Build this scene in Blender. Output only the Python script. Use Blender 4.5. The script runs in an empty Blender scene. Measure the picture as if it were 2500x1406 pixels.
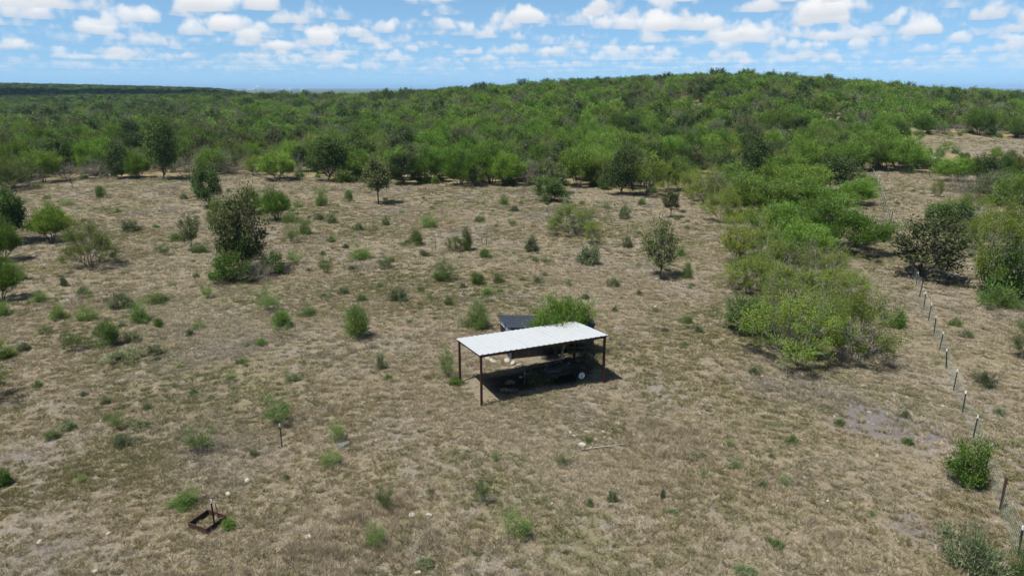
import bpy, math, random
import numpy as np
from mathutils import Vector, Matrix

scene = bpy.context.scene
COL = scene.collection
R = math.radians

# ------------------------------------------------------------------ camera
CAM_H = 16.0
cam_data = bpy.data.cameras.new('camera')
cam = bpy.data.objects.new('camera', cam_data)
COL.objects.link(cam)
cam.location = (0, 0, CAM_H)
cam.rotation_euler = (R(90 - 16.35), 0, 0)
cam_data.sensor_width = 36.0
cam_data.lens = 24.0
cam_data.clip_start = 0.5
cam_data.clip_end = 80000
scene.camera = cam

# ------------------------------------------------------------------ light, sky, exposure
LIGHT_DIR = Vector((1.12, 0.70, -3.0)).normalized()      # the way the sunlight travels
SUN_EL = math.asin(-LIGHT_DIR.z)
SUN_AZ = math.atan2(-LIGHT_DIR.x, -LIGHT_DIR.y)
SKY_STRENGTH = 0.092
sun_data = bpy.data.lights.new('sun', 'SUN')
sun_data.energy = 5.0
sun_data.angle = R(0.53)
sun_data.color = (1.0, 0.955, 0.88)
sun = bpy.data.objects.new('sun', sun_data)
COL.objects.link(sun)
sun.location = (-300, -200, 900)
sun.rotation_euler = LIGHT_DIR.to_track_quat('-Z', 'Y').to_euler()

scene.view_settings.view_transform = 'Standard'
scene.view_settings.look = 'None'
scene.view_settings.exposure = 0.55
scene.view_settings.gamma = 1.0
scene.view_settings.use_curve_mapping = False
cy = scene.cycles
cy.max_bounces = 6
cy.diffuse_bounces = 2
cy.glossy_bounces = 2
cy.transmission_bounces = 3
cy.transparent_max_bounces = 6
cy.volume_bounces = 0
cy.caustics_reflective = False
cy.caustics_refractive = False


def build_world():
    w = bpy.data.worlds.new('World')
    scene.world = w
    w.use_nodes = True
    nt = w.node_tree
    nt.nodes.clear()
    N = nt.nodes.new
    L = nt.links.new

    def math_node(op, a, b=None, clamp=False):
        n = N('ShaderNodeMath')
        n.operation = op
        n.use_clamp = clamp
        for i, v in enumerate((a, b)):
            if v is None:
                continue
            if isinstance(v, (int, float)):
                n.inputs[i].default_value = v
            else:
                L(v, n.inputs[i])
        return n.outputs[0]

    sky = N('ShaderNodeTexSky')
    sky.sky_type = 'NISHITA'
    sky.sun_disc = False
    sky.sun_elevation = SUN_EL
    sky.sun_rotation = SUN_AZ % (2 * math.pi)
    sky.altitude = 150
    sky.air_density = SKY_AIR
    sky.dust_density = SKY_DUST
    sky.ozone_density = SKY_OZONE
    tc = N('ShaderNodeTexCoord')
    sep = N('ShaderNodeSeparateXYZ')
    L(tc.outputs['Generated'], sep.inputs[0])
    # a hazy, even sky: its colour changes slowly with height
    up = math_node('MAXIMUM', sep.outputs[2], 0.0)
    zz = math_node('ADD', math_node('ADD', 0.055, math_node('MULTIPLY', up, 0.35)), math_node('MULTIPLY', math_node('MULTIPLY', up, up), 0.6))
    lift = N('ShaderNodeCombineXYZ')
    L(sep.outputs[0], lift.inputs[0])
    L(sep.outputs[1], lift.inputs[1])
    L(zz, lift.inputs[2])
    nrm = N('ShaderNodeVectorMath')
    nrm.operation = 'NORMALIZE'
    L(lift.outputs[0], nrm.inputs[0])
    L(nrm.outputs[0], sky.inputs['Vector'])
    skyc = N('ShaderNodeHueSaturation')
    skyc.inputs['Hue'].default_value = 0.486
    skyc.inputs['Saturation'].default_value = SKY_SAT
    skyc.inputs['Value'].default_value = SKY_VAL
    L(sky.outputs[0], skyc.inputs['Color'])
    dz = math_node('MAXIMUM', sep.outputs[2], 0.010)
    inv = math_node('DIVIDE', 1.0, dz)
    comb = N('ShaderNodeCombineXYZ')
    L(math_node('MULTIPLY', sep.outputs[0], inv), comb.inputs[0])
    L(math_node('MULTIPLY', sep.outputs[1], inv), comb.inputs[1])
    fade = math_node('POWER', 2.718, math_node('DIVIDE', math_node('SUBTRACT', 5.0, inv), CLOUD_FADE))
    fade = math_node('MULTIPLY', math_node('MINIMUM', fade, 1.0), 0.9)

    big = N('ShaderNodeTexNoise')       # where the sky is cloudier and where it is clear
    big.inputs['Scale'].default_value = 1.0
    big.inputs['Detail'].default_value = 1.0
    bm = N('ShaderNodeVectorMath')
    bm.operation = 'MULTIPLY_ADD'
    L(comb.outputs[0], bm.inputs[0])
    bm.inputs[1].default_value = (1200.0 / 5200.0, 1200.0 / 5200.0, 0)
    bm.inputs[2].default_value = (CLOUD_BIG[0], CLOUD_BIG[1], 0.3)
    L(bm.outputs[0], big.inputs['Vector'])
    shift = math_node('MULTIPLY', math_node('SUBTRACT', big.outputs['Fac'], 0.5), 0.16)

    def layer(col, i, n, detail, freq):
        f = i / max(1, n - 1)
        h = 1000.0 + 430.0 * f
        ma = N('ShaderNodeVectorMath')
        ma.operation = 'MULTIPLY_ADD'
        L(comb.outputs[0], ma.inputs[0])
        ma.inputs[1].default_value = (h * freq, h * freq, 0)
        ma.inputs[2].default_value = (CLOUD_OFF[0], CLOUD_OFF[1], 430.0 * f * freq * 0.9)
        nz = N('ShaderNodeTexNoise')
        nz.noise_dimensions = '3D'
        nz.inputs['Scale'].default_value = 1.0
        nz.inputs['Detail'].default_value = detail
        nz.inputs['Roughness'].default_value = 0.6
        L(ma.outputs[0], nz.inputs['Vector'])
        thr = CLOUD_THR + 0.012 * (1 - f) ** 6 + 0.155 * f ** 1.5
        mr = N('ShaderNodeMapRange')
        mr.interpolation_type = 'SMOOTHSTEP'
        mr.inputs['From Min'].default_value = thr
        mr.inputs['From Max'].default_value = thr + 0.068
        mr.inputs['To Min'].default_value = 0.0
        L(math_node('ADD', nz.outputs['Fac'], shift), mr.inputs['Value'])
        L(fade, mr.inputs['To Max'])
        mx = N('ShaderNodeMix')
        mx.data_type = 'RGBA'
        L(mr.outputs['Result'], mx.inputs['Factor'])
        L(col, mx.inputs['A'])
        s = min(1.0, 0.70 + 0.9 * f)
        k = CLOUD_LUM / SKY_STRENGTH
        c = (k * (0.60 + 0.40 * s) * s ** 0.5, k * (0.68 + 0.32 * s) * s ** 0.45, k * (0.80 + 0.2 * s) * s ** 0.35, 1)
        mx.inputs['B'].default_value = c
        return mx.outputs['Result']

    col = skyc.outputs[0]
    n = 32
    for i in reversed(range(n)):
        col = layer(col, i, n, 4.5, CLOUD_FREQ)
    bg_low = N('ShaderNodeBackground')
    bg_low.inputs['Strength'].default_value = SKY_STRENGTH
    L(col, bg_low.inputs['Color'])
    # overhead the same cloud field goes on, seen from below: one slice of it is enough
    bg_high = N('ShaderNodeBackground')
    bg_high.inputs['Strength'].default_value = SKY_STRENGTH
    L(layer(skyc.outputs[0], 1, 6, 3.0, CLOUD_FREQ), bg_high.inputs['Color'])
    mix = N('ShaderNodeMixShader')
    L(math_node('GREATER_THAN', sep.outputs[2], 0.30), mix.inputs[0])
    L(bg_low.outputs[0], mix.inputs[1])
    L(bg_high.outputs[0], mix.inputs[2])
    out = N('ShaderNodeOutputWorld')
    L(mix.outputs[0], out.inputs[0])
    w.cycles.sampling_method = 'MANUAL'
    w.cycles.sample_map_resolution = 256


SKY_AIR, SKY_DUST, SKY_OZONE, SKY_SAT, SKY_VAL = 0.5, 0.0, 4.0, 1.02, 1.0
CLOUD_THR, CLOUD_FADE, CLOUD_LUM = 0.552, 20.0, 0.66
CLOUD_FREQ = 1 / 1150.0
CLOUD_OFF = (3.3, 7.1)
CLOUD_BIG = (1.7, 4.2)
build_world()

# ------------------------------------------------------------------ helpers


def prop(o, label=None, cat=None, group=None, kind=None):
    if label:
        o['label'] = label
    if cat:
        o['category'] = cat
    if group:
        o['group'] = group
    if kind:
        o['kind'] = kind
    return o


def empty(name, loc=(0, 0, 0), rz=0.0):
    o = bpy.data.objects.new(name, None)
    o.empty_display_size = 0.2
    COL.objects.link(o)
    o.location = loc
    o.rotation_euler = (0, 0, rz)
    return o


def link(name, mesh, parent=None, mat=None):
    o = bpy.data.objects.new(name, mesh)
    COL.objects.link(o)
    if parent is not None:
        o.parent = parent
    if mat is not None and not mesh.materials:
        mesh.materials.append(mat)
    return o


def np_mesh(name, verts, faces, mat=None, smooth=False):
    """verts (n,3), faces: list of int arrays (m,k)"""
    me = bpy.data.meshes.new(name)
    verts = np.ascontiguousarray(verts, dtype=np.float32)
    faces = [np.asarray(f, dtype=np.int32) for f in faces if len(f)]
    loops = np.concatenate([f.ravel() for f in faces])
    tot = np.concatenate([np.full(len(f), f.shape[1], np.int32) for f in faces])
    st = np.concatenate([[0], np.cumsum(tot)[:-1]]).astype(np.int32)
    me.vertices.add(len(verts))
    me.vertices.foreach_set('co', verts.ravel())
    me.loops.add(len(loops))
    me.loops.foreach_set('vertex_index', loops)
    me.polygons.add(len(tot))
    me.polygons.foreach_set('loop_start', st)
    me.polygons.foreach_set('loop_total', tot)
    if smooth:
        me.polygons.foreach_set('use_smooth', np.ones(len(tot), bool))
    me.update(calc_edges=True)
    if mat is not None:
        me.materials.append(mat)
    return me


class MB:
    """collects boxes, tubes, prisms and free faces into ONE mesh"""

    def __init__(self):
        self.v, self.f = [], []

    def add(self, vs, fs):
        b = len(self.v)
        self.v += [tuple(v) for v in vs]
        self.f += [tuple(b + i for i in f) for f in fs]
        return self

    def box(self, lo, hi, m=None, bev=0.0):
        x0, y0, z0 = lo
        x1, y1, z1 = hi
        b = min(bev, 0.45 * min(x1 - x0, y1 - y0, z1 - z0))
        if b <= 0:
            vs = [(x0, y0, z0), (x1, y0, z0), (x1, y1, z0), (x0, y1, z0), (x0, y0, z1), (x1, y0, z1), (x1, y1, z1), (x0, y1, z1)]
            fs = [(0, 3, 2, 1), (4, 5, 6, 7), (0, 1, 5, 4), (1, 2, 6, 5), (2, 3, 7, 6), (3, 0, 4, 7)]
        else:
            rings = []
            for z, i in ((z0, b), (z0 + b, 0), (z1 - b, 0), (z1, b)):
                rings.append([(x0 + b + i * 0, y0 + i, z), (x1 - b, y0 + i, z), (x1 - i, y0 + b, z), (x1 - i, y1 - b, z),
                              (x1 - b, y1 - i, z), (x0 + b, y1 - i, z), (x0 + i, y1 - b, z), (x0 + i, y0 + b, z)])
            vs = [p for r in rings for p in r]
            fs = [tuple(range(7, -1, -1)), tuple(range(24, 32))]
            for k in range(3):
                for j in range(8):
                    a, c = k * 8 + j, k * 8 + (j + 1) % 8
                    fs.append((a, c, c + 8, a + 8))
        if m is not None:
            vs = [m @ Vector(v) for v in vs]
        return self.add(vs, fs)

    def tube(self, pts, rads, n=6, caps=True):
        pts = [Vector(p) for p in pts]
        if isinstance(rads, (int, float)):
            rads = [rads] * len(pts)
        vs, fs = [], []
        for i, p in enumerate(pts):
            d = (pts[min(i + 1, len(pts) - 1)] - pts[max(i - 1, 0)]).normalized()
            a = d.orthogonal().normalized()
            if abs(d.z) > 0.9:
                a = (Vector((1, 0, 0)) - d * d.x).normalized()
            b = d.cross(a)
            for k in range(n):
                t = 2 * math.pi * k / n
                vs.append(p + (a * math.cos(t) + b * math.sin(t)) * rads[i])
        for i in range(len(pts) - 1):
            for k in range(n):
                k2 = (k + 1) % n
                fs.append((i * n + k, i * n + k2, (i + 1) * n + k2, (i + 1) * n + k))
        if caps:
            fs.append(tuple(range(n - 1, -1, -1)))
            fs.append(tuple(range((len(pts) - 1) * n, len(pts) * n)))
        return self.add(vs, fs)

    def lathe(self, prof, n=24, axis='z', c=(0, 0, 0), caps=True):
        vs, fs = [], []
        for r, z in prof:
            for k in range(n):
                t = 2 * math.pi * k / n
                p = (r * math.cos(t), r * math.sin(t), z)
                if axis == 'y':
                    p = (p[0], p[2], p[1])
                elif axis == 'x':
                    p = (p[2], p[0], p[1])
                vs.append((p[0] + c[0], p[1] + c[1], p[2] + c[2]))
        for i in range(len(prof) - 1):
            for k in range(n):
                k2 = (k + 1) % n
                fs.append((i * n + k, i * n + k2, (i + 1) * n + k2, (i + 1) * n + k))
        if caps and prof[0][0] > 1e-4:
            fs.append(tuple(range(n - 1, -1, -1)))
        if caps and prof[-1][0] > 1e-4:
            fs.append(tuple(range((len(prof) - 1) * n, len(prof) * n)))
        return self.add(vs, fs)

    def prism(self, outline, y0, y1):
        """outline in x,z extruded along y"""
        n = len(outline)
        vs = [(x, y0, z) for x, z in outline] + [(x, y1, z) for x, z in outline]
        fs = [tuple(range(n)), tuple(range(2 * n - 1, n - 1, -1))]
        for k in range(n):
            k2 = (k + 1) % n
            fs.append((k, k + n, k2 + n, k2))
        return self.add(vs, fs)

    def mesh(self, name, mat=None, smooth=False):
        me = bpy.data.meshes.new(name)
        me.from_pydata(self.v, [], self.f)
        if smooth:
            me.polygons.foreach_set('use_smooth', np.ones(len(me.polygons), bool))
        me.update()
        if mat is not None:
            me.materials.append(mat)
        return me

    def obj(self, name, mat, parent=None, smooth=False):
        return link(name, self.mesh(name, mat, smooth), parent)


# ------------------------------------------------------------------ materials
class NT:
    def __init__(self, name):
        self.m = bpy.data.materials.new(name)
        self.m.use_nodes = True
        self.t = self.m.node_tree
        self.t.nodes.clear()
        self.out = self.t.nodes.new('ShaderNodeOutputMaterial')

    def n(self, typ, **kw):
        x = self.t.nodes.new('ShaderNode' + typ)
        for k, v in kw.items():
            setattr(x, k, v)
        return x

    def set(self, sock, v):
        if isinstance(v, bpy.types.NodeSocket):
            self.t.links.new(v, sock)
        elif isinstance(v, (tuple, list)) and len(v) == 3 and sock.type == 'RGBA':
            sock.default_value = (*v, 1)
        else:
            sock.default_value = v

    def noise(self, vec, scale, detail=3.0, rough=0.55, dim='3D'):
        x = self.n('TexNoise', noise_dimensions=dim)
        x.inputs['Scale'].default_value = scale
        x.inputs['Detail'].default_value = detail
        x.inputs['Roughness'].default_value = rough
        if vec is not None:
            self.set(x.inputs['Vector'], vec)
        return x.outputs['Fac']

    def ramp(self, v, a, b, lo=0.0, hi=1.0):
        x = self.n('MapRange')
        x.interpolation_type = 'SMOOTHSTEP'
        self.set(x.inputs['Value'], v)
        for k, q in (('From Min', a), ('From Max', b), ('To Min', lo), ('To Max', hi)):
            self.set(x.inputs[k], q)
        return x.outputs['Result']

    def mix(self, f, a, b, blend='MIX'):
        x = self.n('Mix', data_type='RGBA', blend_type=blend)
        self.set(x.inputs['Factor'], f)
        self.set(x.inputs['A'], a)
        self.set(x.inputs['B'], b)
        return x.outputs['Result']

    def math(self, op, a, b=0.0, clamp=False):
        x = self.n('Math', operation=op, use_clamp=clamp)
        self.set(x.inputs[0], a)
        self.set(x.inputs[1], b)
        return x.outputs[0]

    def hsv(self, col, h=0.5, s=1.0, v=1.0):
        x = self.n('HueSaturation')
        self.set(x.inputs['Color'], col)
        self.set(x.inputs['Hue'], h)
        self.set(x.inputs['Saturation'], s)
        self.set(x.inputs['Value'], v)
        return x.outputs[0]

    def pos(self):
        return self.n('NewGeometry').outputs['Position']

    def objco(self):
        return self.n('TexCoord').outputs['Object']

    def finish(self, shader):
        self.t.links.new(shader, self.out.inputs['Surface'])
        return self.m


def mat_plain(name, col, rough=0.6, metal=0.0, var=0.25, scale=6.0, bump=0.0, spec=0.4, col2=None, thr=(0.45, 0.7)):
    t = NT(name)
    co = t.objco()
    n1 = t.noise(co, scale, 5, 0.6)
    c2 = col2 if col2 else tuple(c * (1 - var) for c in col)
    c = t.mix(t.ramp(n1, *thr), col, c2)
    b = t.n('BsdfPrincipled')
    t.set(b.inputs['Base Color'], c)
    t.set(b.inputs['Roughness'], t.ramp(n1, 0.3, 0.7, max(0.05, rough - 0.1), min(1, rough + 0.1)))
    b.inputs['Metallic'].default_value = metal
    b.inputs['Specular IOR Level'].default_value = spec
    if bump:
        bp = t.n('Bump')
        bp.inputs['Strength'].default_value = 0.6
        bp.inputs['Distance'].default_value = bump
        t.set(bp.inputs['Height'], t.noise(co, scale * 4, 4, 0.6))
        t.t.links.new(bp.outputs[0], b.inputs['Normal'])
    return t.finish(b.outputs[0])


def mat_leaf(name, col, col2, trans=0.35, vmin=0.65, vmax=1.35, clump=0.9, gloss=0.015):
    """col / col2: two leaf colours the plants vary between (from plant to plant and from leaf to leaf)"""
    t = NT(name)
    oi = t.n('ObjectInfo')
    geo = t.n('NewGeometry')
    rnd = oi.outputs['Random']
    isl = geo.outputs['Random Per Island']
    nz = t.noise(geo.outputs['Position'], clump, 2, 0.5)
    f = t.math('ADD', t.math('MULTIPLY', rnd, 0.55), t.math('MULTIPLY', t.ramp(nz, 0.35, 0.65), 0.45))
    c = t.mix(f, col, col2)
    v = t.math('ADD', t.math('MULTIPLY', isl, vmax - vmin), vmin)
    v = t.math('MULTIPLY', v, t.math('ADD', t.math('MULTIPLY', t.math('FRACT', t.math('MULTIPLY', rnd, 7.31)), 0.7), 0.65))
    c = t.hsv(c, 0.5, 1.0, v)
    d = t.n('BsdfDiffuse')
    t.set(d.inputs['Color'], c)
    tr = t.n('BsdfTranslucent')
    t.set(tr.inputs['Color'], t.hsv(c, 0.485, 1.1, 1.1))
    m = t.n('MixShader')
    m.inputs[0].default_value = trans
    t.t.links.new(d.outputs[0], m.inputs[1])
    t.t.links.new(tr.outputs[0], m.inputs[2])
    g = t.n('BsdfGlossy')
    g.inputs['Roughness'].default_value = 0.6
    g.inputs['Color'].default_value = (0.9, 0.95, 0.9, 1)
    m2 = t.n('MixShader')
    m2.inputs[0].default_value = gloss
    t.t.links.new(m.outputs[0], m2.inputs[1])
    t.t.links.new(g.outputs[0], m2.inputs[2])
    return t.finish(m2.outputs[0])


def field_mix(t, co):
    """where in the field it is straw, where olive, where bare: three real patch maps shared by soil and grass"""
    big = t.noise(co, 0.11, 3, 0.55)
    mid = t.noise(co, 0.42, 3, 0.6)
    sml = t.noise(co, 2.1, 3, 0.65)
    return big, mid, sml


def mat_ground():
    t = NT('field_soil')
    co = t.pos()
    big, mid, sml = field_mix(t, co)
    fine = t.noise(co, 9.0, 4, 0.7)
    soil = t.mix(t.ramp(fine, 0.35, 0.7), (0.215, 0.193, 0.170), (0.105, 0.094, 0.082))
    straw = t.mix(t.ramp(fine, 0.3, 0.7), (0.230, 0.195, 0.136), (0.118, 0.100, 0.071))
    olive = t.mix(t.ramp(fine, 0.3, 0.7), (0.170, 0.158, 0.088), (0.110, 0.104, 0.058))
    m = t.math('ADD', t.math('MULTIPLY', big, 0.55), t.math('ADD', t.math('MULTIPLY', mid, 0.3), t.math('MULTIPLY', sml, 0.35)))
    c = t.mix(t.ramp(m, 0.50, 0.62), soil, straw)
    o = t.math('ADD', t.math('MULTIPLY', t.noise(co, 0.07, 2), 0.6), t.math('MULTIPLY', t.noise(co, 0.9, 3), 0.5))
    c = t.mix(t.ramp(o, 0.56, 0.68, 0, 0.75), c, olive)
    ab = t.n('Attribute', attribute_name='bare')
    c = t.mix(t.ramp(t.math('ADD', ab.outputs['Fac'], t.math('MULTIPLY', t.math('SUBTRACT', mid, 0.5), 0.9)), 0.3, 0.7), c,
              t.mix(t.ramp(fine, 0.35, 0.7), (0.165, 0.148, 0.142), (0.09, 0.08, 0.077)))
    an = t.n('Attribute', attribute_name='carport_shade')
    c = t.mix(t.ramp(an.outputs['Fac'], 0.2, 0.8), c, t.mix(t.ramp(fine, 0.35, 0.7), (0.040, 0.033, 0.027), (0.022, 0.018, 0.016)))  # carport shadow deepened by painting the ground beneath it near black
    at = t.n('Attribute', attribute_name='cover')
    wood = t.mix(t.ramp(t.noise(co, 0.06, 5, 0.6), 0.4, 0.6), (0.13, 0.12, 0.06), (0.24, 0.19, 0.11))
    c = t.mix(t.ramp(at.outputs['Fac'], 0.2, 0.5), c, wood)
    far = t.mix(t.ramp(t.noise(co, 0.0035, 6, 0.65), 0.38, 0.62), (0.05, 0.075, 0.03), (0.10, 0.105, 0.05))
    c = t.mix(t.ramp(at.outputs['Fac'], 0.55, 0.95), c, far)
    b = t.n('BsdfDiffuse')
    t.set(b.inputs['Color'], c)
    bp = t.n('Bump')
    bp.inputs['Strength'].default_value = 0.9
    bp.inputs['Distance'].default_value = 0.08
    t.set(bp.inputs['Height'], t.math('ADD', t.math('MULTIPLY', sml, 0.7), t.math('MULTIPLY', fine, 0.5)))
    t.t.links.new(bp.outputs[0], b.inputs['Normal'])
    return t.finish(b.outputs[0])


def mat_grass(name, a, b_, c_):
    t = NT(name)
    co = t.pos()
    big, mid, sml = field_mix(t, co)
    oi = t.n('ObjectInfo')
    isl = t.n('NewGeometry').outputs['Random Per Island']
    c = t.mix(t.ramp(t.math('ADD', t.math('MULTIPLY', mid, 0.6), t.math('MULTIPLY', oi.outputs['Random'], 0.4)), 0.36, 0.68), a, b_)
    o = t.math('ADD', t.math('MULTIPLY', t.noise(co, 0.07, 2), 0.6), t.math('MULTIPLY', t.noise(co, 0.9, 3), 0.5))
    c = t.mix(t.ramp(o, 0.53, 0.67, 0, 0.8), c, c_)
    wide = t.noise(co, 0.055, 3, 0.5)
    c = t.mix(t.ramp(wide, 0.50, 0.66, 0, 0.6), c, (0.52, 0.455, 0.355))        # sun-bleached stretches
    c = t.mix(t.ramp(t.noise(co, 0.09, 3, 0.5), 0.54, 0.68, 0, 0.55), c, (0.36, 0.325, 0.29))        # grey weathered stretches
    v = t.math('MULTIPLY', t.math('ADD', t.math('MULTIPLY', isl, 0.7), 0.65), t.math('ADD', t.math('MULTIPLY', t.math('FRACT', t.math('MULTIPLY', oi.outputs['Random'], 5.7)), 0.5), 0.75))
    c = t.hsv(c, 0.5, 1.0, v)
    d = t.n('BsdfDiffuse')
    t.set(d.inputs['Color'], c)
    tr = t.n('BsdfTranslucent')
    t.set(tr.inputs['Color'], c)
    m = t.n('MixShader')
    m.inputs[0].default_value = 0.3
    t.t.links.new(d.outputs[0], m.inputs[1])
    t.t.links.new(tr.outputs[0], m.inputs[2])
    return t.finish(m.outputs[0])


M = {}
M['ground'] = mat_ground()
M['feather'] = mat_leaf('feathery_leaf', (0.086, 0.188, 0.027), (0.170, 0.255, 0.044), trans=0.3)
M['dark'] = mat_leaf('dark_leaf', (0.040, 0.076, 0.018), (0.070, 0.108, 0.026), trans=0.2)
M['scrub'] = mat_leaf('scrub_leaf', (0.088, 0.155, 0.020), (0.175, 0.210, 0.026), clump=0.6, trans=0.26)
M['olive'] = mat_leaf('olive_leaf', (0.076, 0.102, 0.038), (0.118, 0.134, 0.048), trans=0.25)
M['bush'] = mat_leaf('bush_leaf', (0.108, 0.190, 0.052), (0.180, 0.245, 0.078), trans=0.38)
M['bright'] = mat_leaf('bright_leaf', (0.055, 0.130, 0.020), (0.115, 0.170, 0.026), trans=0.28)
M['pale'] = mat_leaf('pale_sage_leaf', (0.120, 0.160, 0.075), (0.175, 0.200, 0.095), trans=0.35)
M['palebush'] = mat_leaf('grey_green_leaf', (0.125, 0.165, 0.085), (0.19, 0.215, 0.11), trans=0.4)
M['drytwig'] = mat_leaf('dry_leaf', (0.15, 0.14, 0.085), (0.20, 0.175, 0.11), trans=0.2)
M['bark'] = mat_plain('dark_bark', (0.085, 0.070, 0.058), 0.9, var=0.5, scale=9)
M['greybark'] = mat_plain('grey_twig', (0.21, 0.195, 0.175), 0.9, var=0.45, scale=7)
M['straw'] = mat_grass('straw_grass', (0.465, 0.400, 0.296), (0.37, 0.312, 0.216), (0.265, 0.258, 0.145))
M['sage'] = mat_grass('green_grass', (0.22, 0.212, 0.105), (0.28, 0.245, 0.130), (0.15, 0.172, 0.075))
M['stone'] = mat_plain('limestone', (0.35, 0.32, 0.27), 0.9, var=0.35, scale=5, bump=0.02)
M['greystone'] = mat_plain('lichen_boulder', (0.11, 0.118, 0.105), 0.95, var=0.4, scale=5, bump=0.03)
M['maroon'] = mat_plain('maroon_steel', (0.044, 0.012, 0.010), 0.5, var=0.35, scale=5, col2=(0.028, 0.010, 0.008))


def mat_roof():
    t = NT('white_roof_sheet')
    co = t.objco()
    mp = t.n('Mapping')
    mp.inputs['Scale'].default_value = (5.0, 0.35, 1.0)
    t.set(mp.inputs['Vector'], co)
    streak = t.noise(mp.outputs[0], 2.0, 5, 0.65)
    spots = t.noise(co, 3.0, 5, 0.7)
    c = t.mix(t.ramp(streak, 0.5, 0.8, 0, 0.5), (0.365, 0.385, 0.40), (0.29, 0.29, 0.285))
    c = t.mix(t.ramp(spots, 0.6, 0.85, 0, 0.4), c, (0.30, 0.28, 0.25))
    b = t.n('BsdfPrincipled')
    t.set(b.inputs['Base Color'], c)
    t.set(b.inputs['Roughness'], t.ramp(spots, 0.3, 0.7, 0.38, 0.6))
    return t.finish(b.outputs[0])


M['roofwhite'] = mat_roof()
M['black'] = mat_plain('black_paint', (0.018, 0.018, 0.020), 0.45, var=0.3)
M['darksteel'] = mat_plain('dark_roof_sheet', (0.025, 0.027, 0.034), 0.38, var=0.2, scale=2)
M['rubber'] = mat_plain('tyre_rubber', (0.02, 0.02, 0.02), 0.85, var=0.2)
M['white'] = mat_plain('white_enamel', (0.78, 0.80, 0.82), 0.4, var=0.08)
M['rust'] = mat_plain('rusty_steel', (0.052, 0.024, 0.016), 0.85, var=0.5, scale=14, col2=(0.024, 0.014, 0.011))
M['tpost'] = mat_plain('dark_green_post', (0.016, 0.021, 0.017), 0.6, var=0.4, scale=12)
M['galv'] = mat_plain('galvanised_wire', (0.34, 0.38, 0.33), 0.6, metal=0.0, var=0.2)
M['woodgrey'] = mat_plain('weathered_wood', (0.27, 0.24, 0.205), 0.9, var=0.45, scale=8, bump=0.006)
M['tank'] = mat_plain('dark_green_plastic', (0.007, 0.017, 0.015), 0.42, var=0.2)
M['concrete'] = mat_plain('pale_concrete', (0.46, 0.42, 0.36), 0.9, var=0.3, scale=6, bump=0.01)
M['deck'] = mat_plain('dark_oiled_wood', (0.035, 0.030, 0.026), 0.9, var=0.4)
M['gravel'] = mat_plain('orange_gravel', (0.40, 0.27, 0.15), 0.95, var=0.4, scale=16, bump=0.03)
M['tarp'] = mat_plain('dark_tarpaulin', (0.016, 0.017, 0.026), 0.4, var=0.3, scale=3, bump=0.02)
M['frost'] = mat_plain('pale_window_sheet', (0.62, 0.66, 0.68), 0.25, var=0.15)
M['glass'] = mat_plain('dark_glass', (0.02, 0.035, 0.05), 0.08, var=0.2, spec=0.9)
M['cornerpost'] = mat_plain('blue_grey_steel', (0.10, 0.12, 0.16), 0.4, var=0.2)
M['paleblue'] = mat_plain('pale_car_paint', (0.62, 0.68, 0.72), 0.3, var=0.1)
M['chrome'] = mat_plain('bright_steel', (0.5, 0.5, 0.5), 0.3, metal=0.9, var=0.1)
M['hose'] = mat_plain('green_hose', (0.02, 0.05, 0.04), 0.5)

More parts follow.
